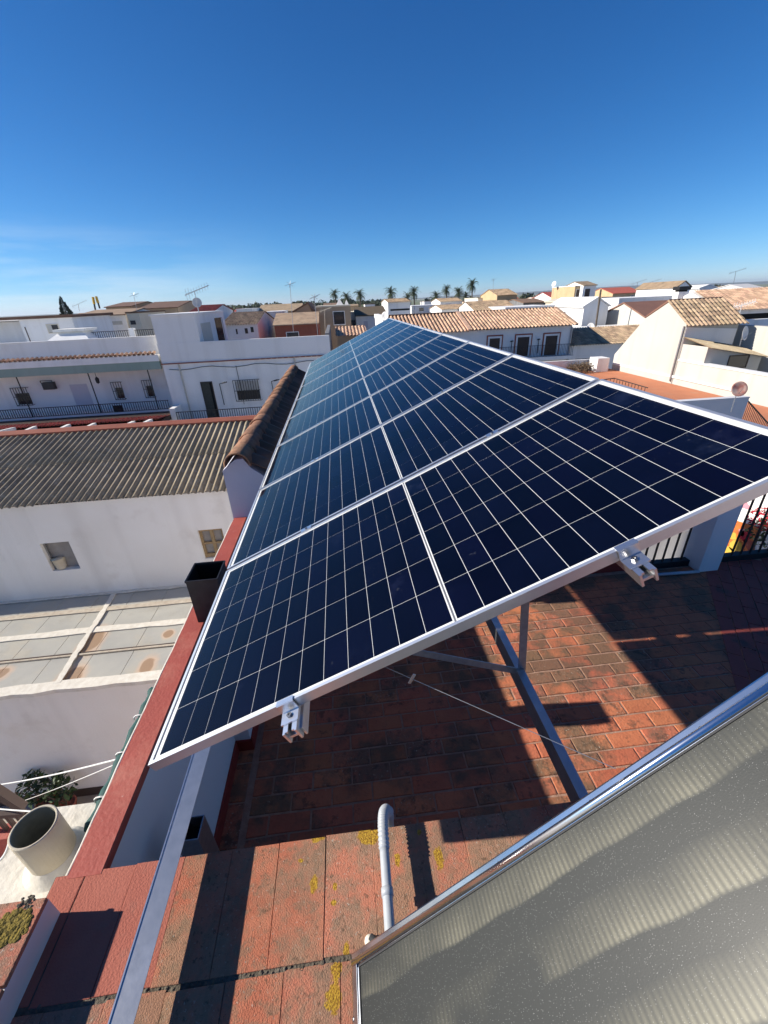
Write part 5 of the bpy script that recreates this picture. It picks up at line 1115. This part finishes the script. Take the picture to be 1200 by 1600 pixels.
# orange roof terrace and grey parapet
ot = thing('orange_terrace_house', 'building topped with an orange painted roof terrace at the foot of the gables', 'house', (14, 22, GZ))
ZO = -3.72
B(7.5, XG - .04, 12.5, 28.2, GZ + .02, ZO - .05).build('wall', WHITE2, ot); B(7.5, XG - .05, 12.45, 28.2, ZO - .049, ZO).build('terrace_floor', ORANGE, ot)
q0, q1 = ony(890, 575, 28.2), ony(950, 568, 28.2)
B(7.5, XG - .05, 28.21, 28.4, ZO - .5, q0.z + .5).build('parapet', WHITE2, ot)
x0 = ony(932, 576, 27.0).x; x1 = ony(950, 576, 27.0).x; B(x0, x1, 27.0, 28.0, ZO, ony(940, 560, 27).z).build('pier', WHITE2, ot)
sr = thing('stairwell_railing', 'low dark railing round the stairwell on the orange terrace', 'railing', onz(970, 600, ZO))
a, b, c_ = onz(936, 594, ZO + .9), onz(960, 591, ZO + .9), onz(1012, 606, ZO + .9)
for (s_, e_) in ((a, b), (b, c_)):
    MB().bar(s_, e_, .04, .04).build('rail', IRONB, sr)
    for k in range(1 + int((e_ - s_).length / .25)): q = s_.lerp(e_, k * .25 / (e_ - s_).length); MB().bar(q, (q.x, q.y, ZO + .001), .02, .02, (0, 1, 0)).build('baluster', IRONB, sr)
bb_ = thing('dry_brush_heap', 'heap of dry brown brushwood on the terrace edge behind the panels', 'brushwood', onz(905, 578, ZO))
mb = MB()
for k in range(260):
    c = onz(R.uniform(884, 922), R.uniform(576, 584), ZO) + Vector((0, 0, R.uniform(0, .5))); d = Vector((R.gauss(0, 1), R.gauss(0, 1), R.gauss(0, .4))).normalized(); mb.bar(c - d * .3, c + d * .3, .025, .02)
mb.build('twigs', DRY, bb_)
gp = thing('grey_parapet', 'plain grey parapet wall end just beyond the upper panel edge at right', 'parapet', (11, 10, -4))
a, b = ony(1060, 626, 10), ony(1171, 621.5, 10)
B(a.x - 1.5, b.x, 10, 10.18, -6.0, b.z).build('wall', GREYP, gp); B(a.x - 1.5, b.x + .01, 9.99, 10.19, b.z + .0005, b.z + .03).build('cap', GREYP, gp)
lt = thing('lower_terrace_block', 'lower house block with orange floor below the grey parapet', 'house', (12, 10, GZ))
B(9.1, 17.2, 10.19, 12.4, GZ + .02, -6.1).build('wall', WHITE2, lt); B(9.1, 17.2, 10.19, 12.4, -6.099, -6.04).build('floor', ORANGE, lt)
dg = thing('stair_fence', 'thin dark sloping fence beside the grey parapet end', 'fence', (b.x + .5, 9, -6.04))
p0 = Vector((b.x + .05, 10.25, b.z)); p1 = ony(1206, 668, 10.8)
MB().bar(p0, p1, .03, .03).build('top_rail', IRON, dg); MB().bar((p0.x, p0.y, p0.z), (p0.x, p0.y, -6.04), .05, .05, (0, 1, 0)).build('post', IRON, dg)
for k in range(1, 22): q = p0.lerp(p1, k / 22); MB().bar(q, (q.x, q.y, max(q.z - 1.3, -6.03)), .012, .012, (0, 1, 0)).build('baluster', IRON, dg)
MB().bar(p0 - Vector((0, 0, 1.25)), p1 - Vector((0, 0, 1.25)), .025, .025).build('lower_rail', IRON, dg)
# sunlit street wall with orange mural and bougainvillea seen through the fence
XM = 12.0
mw = thing('mural_wall', 'sunlit white wall with orange painted mural seen through the terrace fence', 'wall', (XM + .15, 8.5, GZ))
B(XM, XM + .25, 6.8, 9.95, GZ + .01, -3.5).build('wall', WHITE2, mw)
pts_ = [onx(1118, 876, XM), onx(1178, 866, XM), onx(1185, 824, XM), onx(1147, 812, XM)]
MB().prism([(XM - .003, p.y, p.z) for p in pts_], (-.012, 0, 0)).build('mural', ORMOS, mw)
for (px_, py_, r, m_) in ((1165, 838, .20, REDF), (1150, 854, .22, YEL), (1138, 862, .2, YEL), (1160, 832, .12, PINK), (1172, 850, .18, REDP), (1146, 838, .12, YEL), (1165, 790, .12, PINK), (1182, 797, .10, DISH)):
    c = onx(px_, py_, XM); n_ = 9; V = [(XM - .017, c.y + r * cos(2 * pi * i / n_) * R.uniform(.6, 1.3), c.z + r * sin(2 * pi * i / n_) * R.uniform(.6, 1.3)) for i in range(n_)]
    MB().prism(V, (-.006, 0, 0)).build('painted_shape', m_, mw)
bg = thing('bougainvillea', 'red flowering bougainvillea bush in front of the sunlit mural wall', 'bush', (XM - .5, onx(1192, 850, XM - .5).y, GZ))
mb = MB(); c = onx(1196, 812, XM - .5); leafy(mb, c, .35, .45, .32, 160, .07); mb.build('flowers', REDF, bg)
mb = MB(); c2 = onx(1194, 830, XM - .5); leafy(mb, c2, .35, .4, .45, 160, .07); mb.build('foliage', LEAF, bg)
mb = MB(); mb.tube([(c.x, c.y, GZ + .02), (c.x + .1, c.y + .1, c2.z), c], .04, 6); mb.build('stem', BARK, bg)

# ================================================================== trees
def palm_mesh():
    mt = MB(); n_f = 54
    for k in range(n_f):
        az = 2 * pi * k / n_f * 2.4 + R.uniform(-.2, .2); el = R.uniform(-.75, 1.45); Lf = R.uniform(1.35, 1.85); pts = []
        for s in range(7):
            t_ = s / 6; e = el - .55 * t_ * t_ ; pts.append(Vector((cos(az) * cos(e), sin(az) * cos(e), sin(e))) * Lf * t_)
        side = Vector((-sin(az), cos(az), 0))
        for s in range(1, 7):
            a, b = pts[s - 1], pts[s]; w_ = .34 * sin(pi * min(1, s / 6.5)) + .06
            for sg in (-1, 1):
                for q in (0, .5):
                    p0 = a.lerp(b, q); p1 = a.lerp(b, q + .35); tip = p0 + side * sg * w_ + (b - a) * .6 - Vector((0, 0, .12)); mt.add([p0, p1, tip], [(0, 1, 2)], R.random())
    tr = MB()
    return mt
PM = palm_mesh()
pc = PM.build('crown_src', PALMM, org=(0, 0, 0)); crown_me = pc.data; bpy.data.objects.remove(pc)
palms = [(523, 459, 185, 'leftmost palm of the pair beside the grey tent roof'), (541, 465, 190, 'shorter palm right behind the grey tent roof'), (562, 461, 180, 'dense rounded palm standing alone right of the tent roof'), (610, 458, 190, 'palm rising over the white house behind the panel tip'), (637, 466, 210, 'small palm half hidden behind the white walled house'), (647, 457, 190, 'palm left of the gap in the palm row'), (681, 463, 200, 'low palm left of the bushy tall palm'), (698, 453, 185, 'bushy tall palm in the middle of the palm row'), (716, 457, 195, 'slim palm just right of the bushy tall palm'), (728, 463, 190, 'low broad palm next to the tallest palm'), (738, 445, 180, 'tallest palm with bare slender trunk on the skyline')]
for i, (px_, py_, Y, lb) in enumerate(palms):
    c = ony(px_, py_, Y); t = thing('palm_tree', lb, 'palm tree', (c.x, Y, GZ), 'palms on the skyline')
    o = bpy.data.objects.new('crown', crown_me); COL.objects.link(o); o.parent = t; o.location = (0, 0, c.z - GZ); s_ = R.uniform(1.4, 1.75) * Y / 185; o.scale = (s_, s_, s_ * R.uniform(.95, 1.2)); o.rotation_euler = (0, 0, R.uniform(0, 6))
    MB().tube([(c.x, Y, GZ), (c.x + .2, Y, (GZ + c.z) / 2), (c.x, Y, c.z)], .34, 8, True, .22).build('trunk', BARK, t)
cf = ony(107, 497, 120); ct = ony(102, 463, 120)
t = thing('conifer_tree', 'dark pointed conifer standing on the left skyline', 'tree', (cf.x, 120, GZ)); hgt = ct.z - GZ
MB().tube([(cf.x, 120, GZ), (cf.x - .2, 120, ct.z)], .3, 8, True, .03).build('trunk', BARK, t)
mb = MB()
for k in range(34):
    f_ = k / 33; z = GZ + hgt * (.30 + .69 * f_); rad = 3.0 * (1 - f_) ** .8 + .12
    for j in range(13):
        a = R.uniform(0, 2 * pi); r2 = rad * R.uniform(.75, 1.1); d = Vector((cos(a), sin(a), 0)); c = Vector((cf.x - .2 * f_, 120, z)); s_ = Vector((-sin(a), cos(a), 0)) * .16
        e = c + d * r2 - Vector((0, 0, r2 * .1)); mb.add([c - s_, c + s_, e + s_ * 1.4 + Vector((0, 0, .15)), e - s_ * 1.4], [(0, 1, 2, 3)]); mb.add([c + Vector((0, 0, .12)), e + Vector((0, 0, .3)), e - Vector((0, 0, .2))], [(0, 1, 2)])
mb.build('crown', CONIF, t)
mb = MB(); rt_ = random.Random(9)
for k in range(150):
    px_ = rt_.choice([rt_.uniform(270, 620), rt_.uniform(270, 620), rt_.uniform(0, 1200)]); Y = rt_.uniform(240, 420); hor = 471.7 - .045 * (px_ - 522.7)
    top = ony(px_, hor - rt_.uniform(-2, 5 if 270 < px_ < 560 else 1), Y).z; x = ony(px_, hor, Y).x; rad = rt_.uniform(2.5, 5.5); cz = top - rad * .8
    for q in range(90):
        d = Vector((rt_.gauss(0, 1), rt_.gauss(0, 1), rt_.gauss(0, 1))).normalized() * rad * rt_.uniform(.6, 1); p_ = Vector((x, Y, cz)) + Vector((d.x * 1.15, d.y, d.z * .85)); a = Vector((rt_.gauss(0, 1), rt_.gauss(0, 1), rt_.gauss(0, 1))).normalized() * rad * .22; b = a.cross(d).normalized() * rad * .2
        mb.add([p_ - a, p_ + b, p_ + a, p_ - b], [(0, 1, 2, 3)], rt_.random())
    mb.tube([(x, Y, GZ), (x, Y, cz)], .4, 5)
stuff(mb.build('distant_trees', FARTR))['label'] = 'belt of distant trees along the horizon'

# ================================================================== aerials and poles
def aerial(px_, pb, pt_, Y, label, kind='yagi', m=DARKST, lean_=0, w=1.0, r=.025):
    r *= .65
    a = ony(px_, pb, Y); b = ony(px_ + lean_, pt_, Y); b = Vector((a.x + (b.x - a.x), Y, b.z)); t = thing('tv_aerial', label, 'aerial', a)
    MB().tube([a - Vector((0, 0, .5)), b], r, 6).build('mast', m, t)
    if kind == 'yagi':
        d = Vector((1, -.25, .28)).normalized(); MB().bar(b - d * w * .7, b + d * w, .03, .03).build('boom', m, t); mb = MB()
        for k in range(9): q = b + d * w * (-.6 + k * .19); h = .16 + .10 * (k < 2); mb.bar(q - Vector((0, .2, h * .3)), q + Vector((0, .2, h * .3)), .012, .012); mb.bar(q - Vector((.0, .0, h)), q + Vector((0, 0, h)), .012, .012, (0, 1, 0))
        mb.build('elements', m, t)
    elif kind == 'fan':
        mb = MB()
        for k in range(6):
            an = k * pi / 3 + .3; mb.bar(b, b + Vector((cos(an) * .3 * w, .1, sin(an) * .22 * w)), .018, .018)
        mb.bar(b - Vector((.4 * w, 0, .1)), b + Vector((.45 * w, 0, .12)), .02, .02).build('elements', m, t)
    return t
aerial(310, 489, 455, 24, 'long television aerial above the satellite dish on the stair tower', 'yagi', w=.85, lean_=-6)
aerial(213, 484, 461, 42, 'fan shaped aerial right of the twin yellow flues', 'fan', lean_=-4)
aerial(457, 507, 444, 34, 'tall thin mast aerial left of the tan block', 'fan', r=.03, lean_=-4)
aerial(498, 540, 464, 24, 'tall rusty mast aerial at the balcony house corner', 'fan', lean_=-7, r=.022, w=.7)
aerial(507, 508, 484, 30, 'short cream aerial in front of the tan block', 'yagi', CREAM, w=.5)
aerial(771, 455, 437, 66, 'thin aerial over the ochre tower house', 'fan')
aerial(1146, 447, 424, 68, 'tall aerial over the right skyline', 'yagi', lean_=4, w=1.4, r=.05)
aerial(1155, 497, 477, 24, 'white aerial in front of the broad tile roof', 'yagi', WHITE2, lean_=4, w=.7)
aerial(996, 455, 441, 80, 'left small aerial of two beside the hills', 'yagi', w=1.5, r=.05)
aerial(1020, 455, 440, 82, 'right small aerial of two beside the hills', 'yagi', w=1.5, r=.05)
aerial(888, 458, 446, 78, 'thin aerial next to the red roofs', 'fan', r=.05)
aerial(122, 480, 475, 70, 'low aerial beside the conifer', 'yagi', w=1.6, r=.05)
a, b = ony(935, 489, 44), ony(939, 452, 44); tag(MB().tube([a - Vector((0, 0, 2)), b], .09, 8).build('utility_pole', BARK), 'leaning wooden utility pole beside the white gable', 'pole')
tf = thing('twin_flue', 'pair of leaning yellow flue pipes on the left skyline', 'flue', ony(150, 485, 60))
for (p, q) in (((149, 484), (145, 464)), ((156, 482), (150, 463))): MB().tube([ony(*p, 60), ony(*p, 60).lerp(ony(*q, 60), .45)], .10, 8).build('pipe', IRON, tf); MB().tube([ony(*p, 60).lerp(ony(*q, 60), .45), ony(*q, 60)], .15, 8).build('cowl', YEL, tf)

# ================================================================== air
HZ = bpy.data.materials.new('haze'); HZ.use_nodes = True; n, l = HZ.node_tree.nodes, HZ.node_tree.links; n.clear()
pv = n.new('ShaderNodeVolumePrincipled'); pv.inputs['Color'].default_value = (.80, .90, 1.0, 1); pv.inputs['Density'].default_value = .00011; pv.inputs['Anisotropy'].default_value = .2
mo_ = n.new('ShaderNodeOutputMaterial'); l.new(pv.outputs[0], mo_.inputs['Volume'])
stuff(B(-9500, 9500, -9500, 9500, GZ - 3, 60).build('haze', HZ))
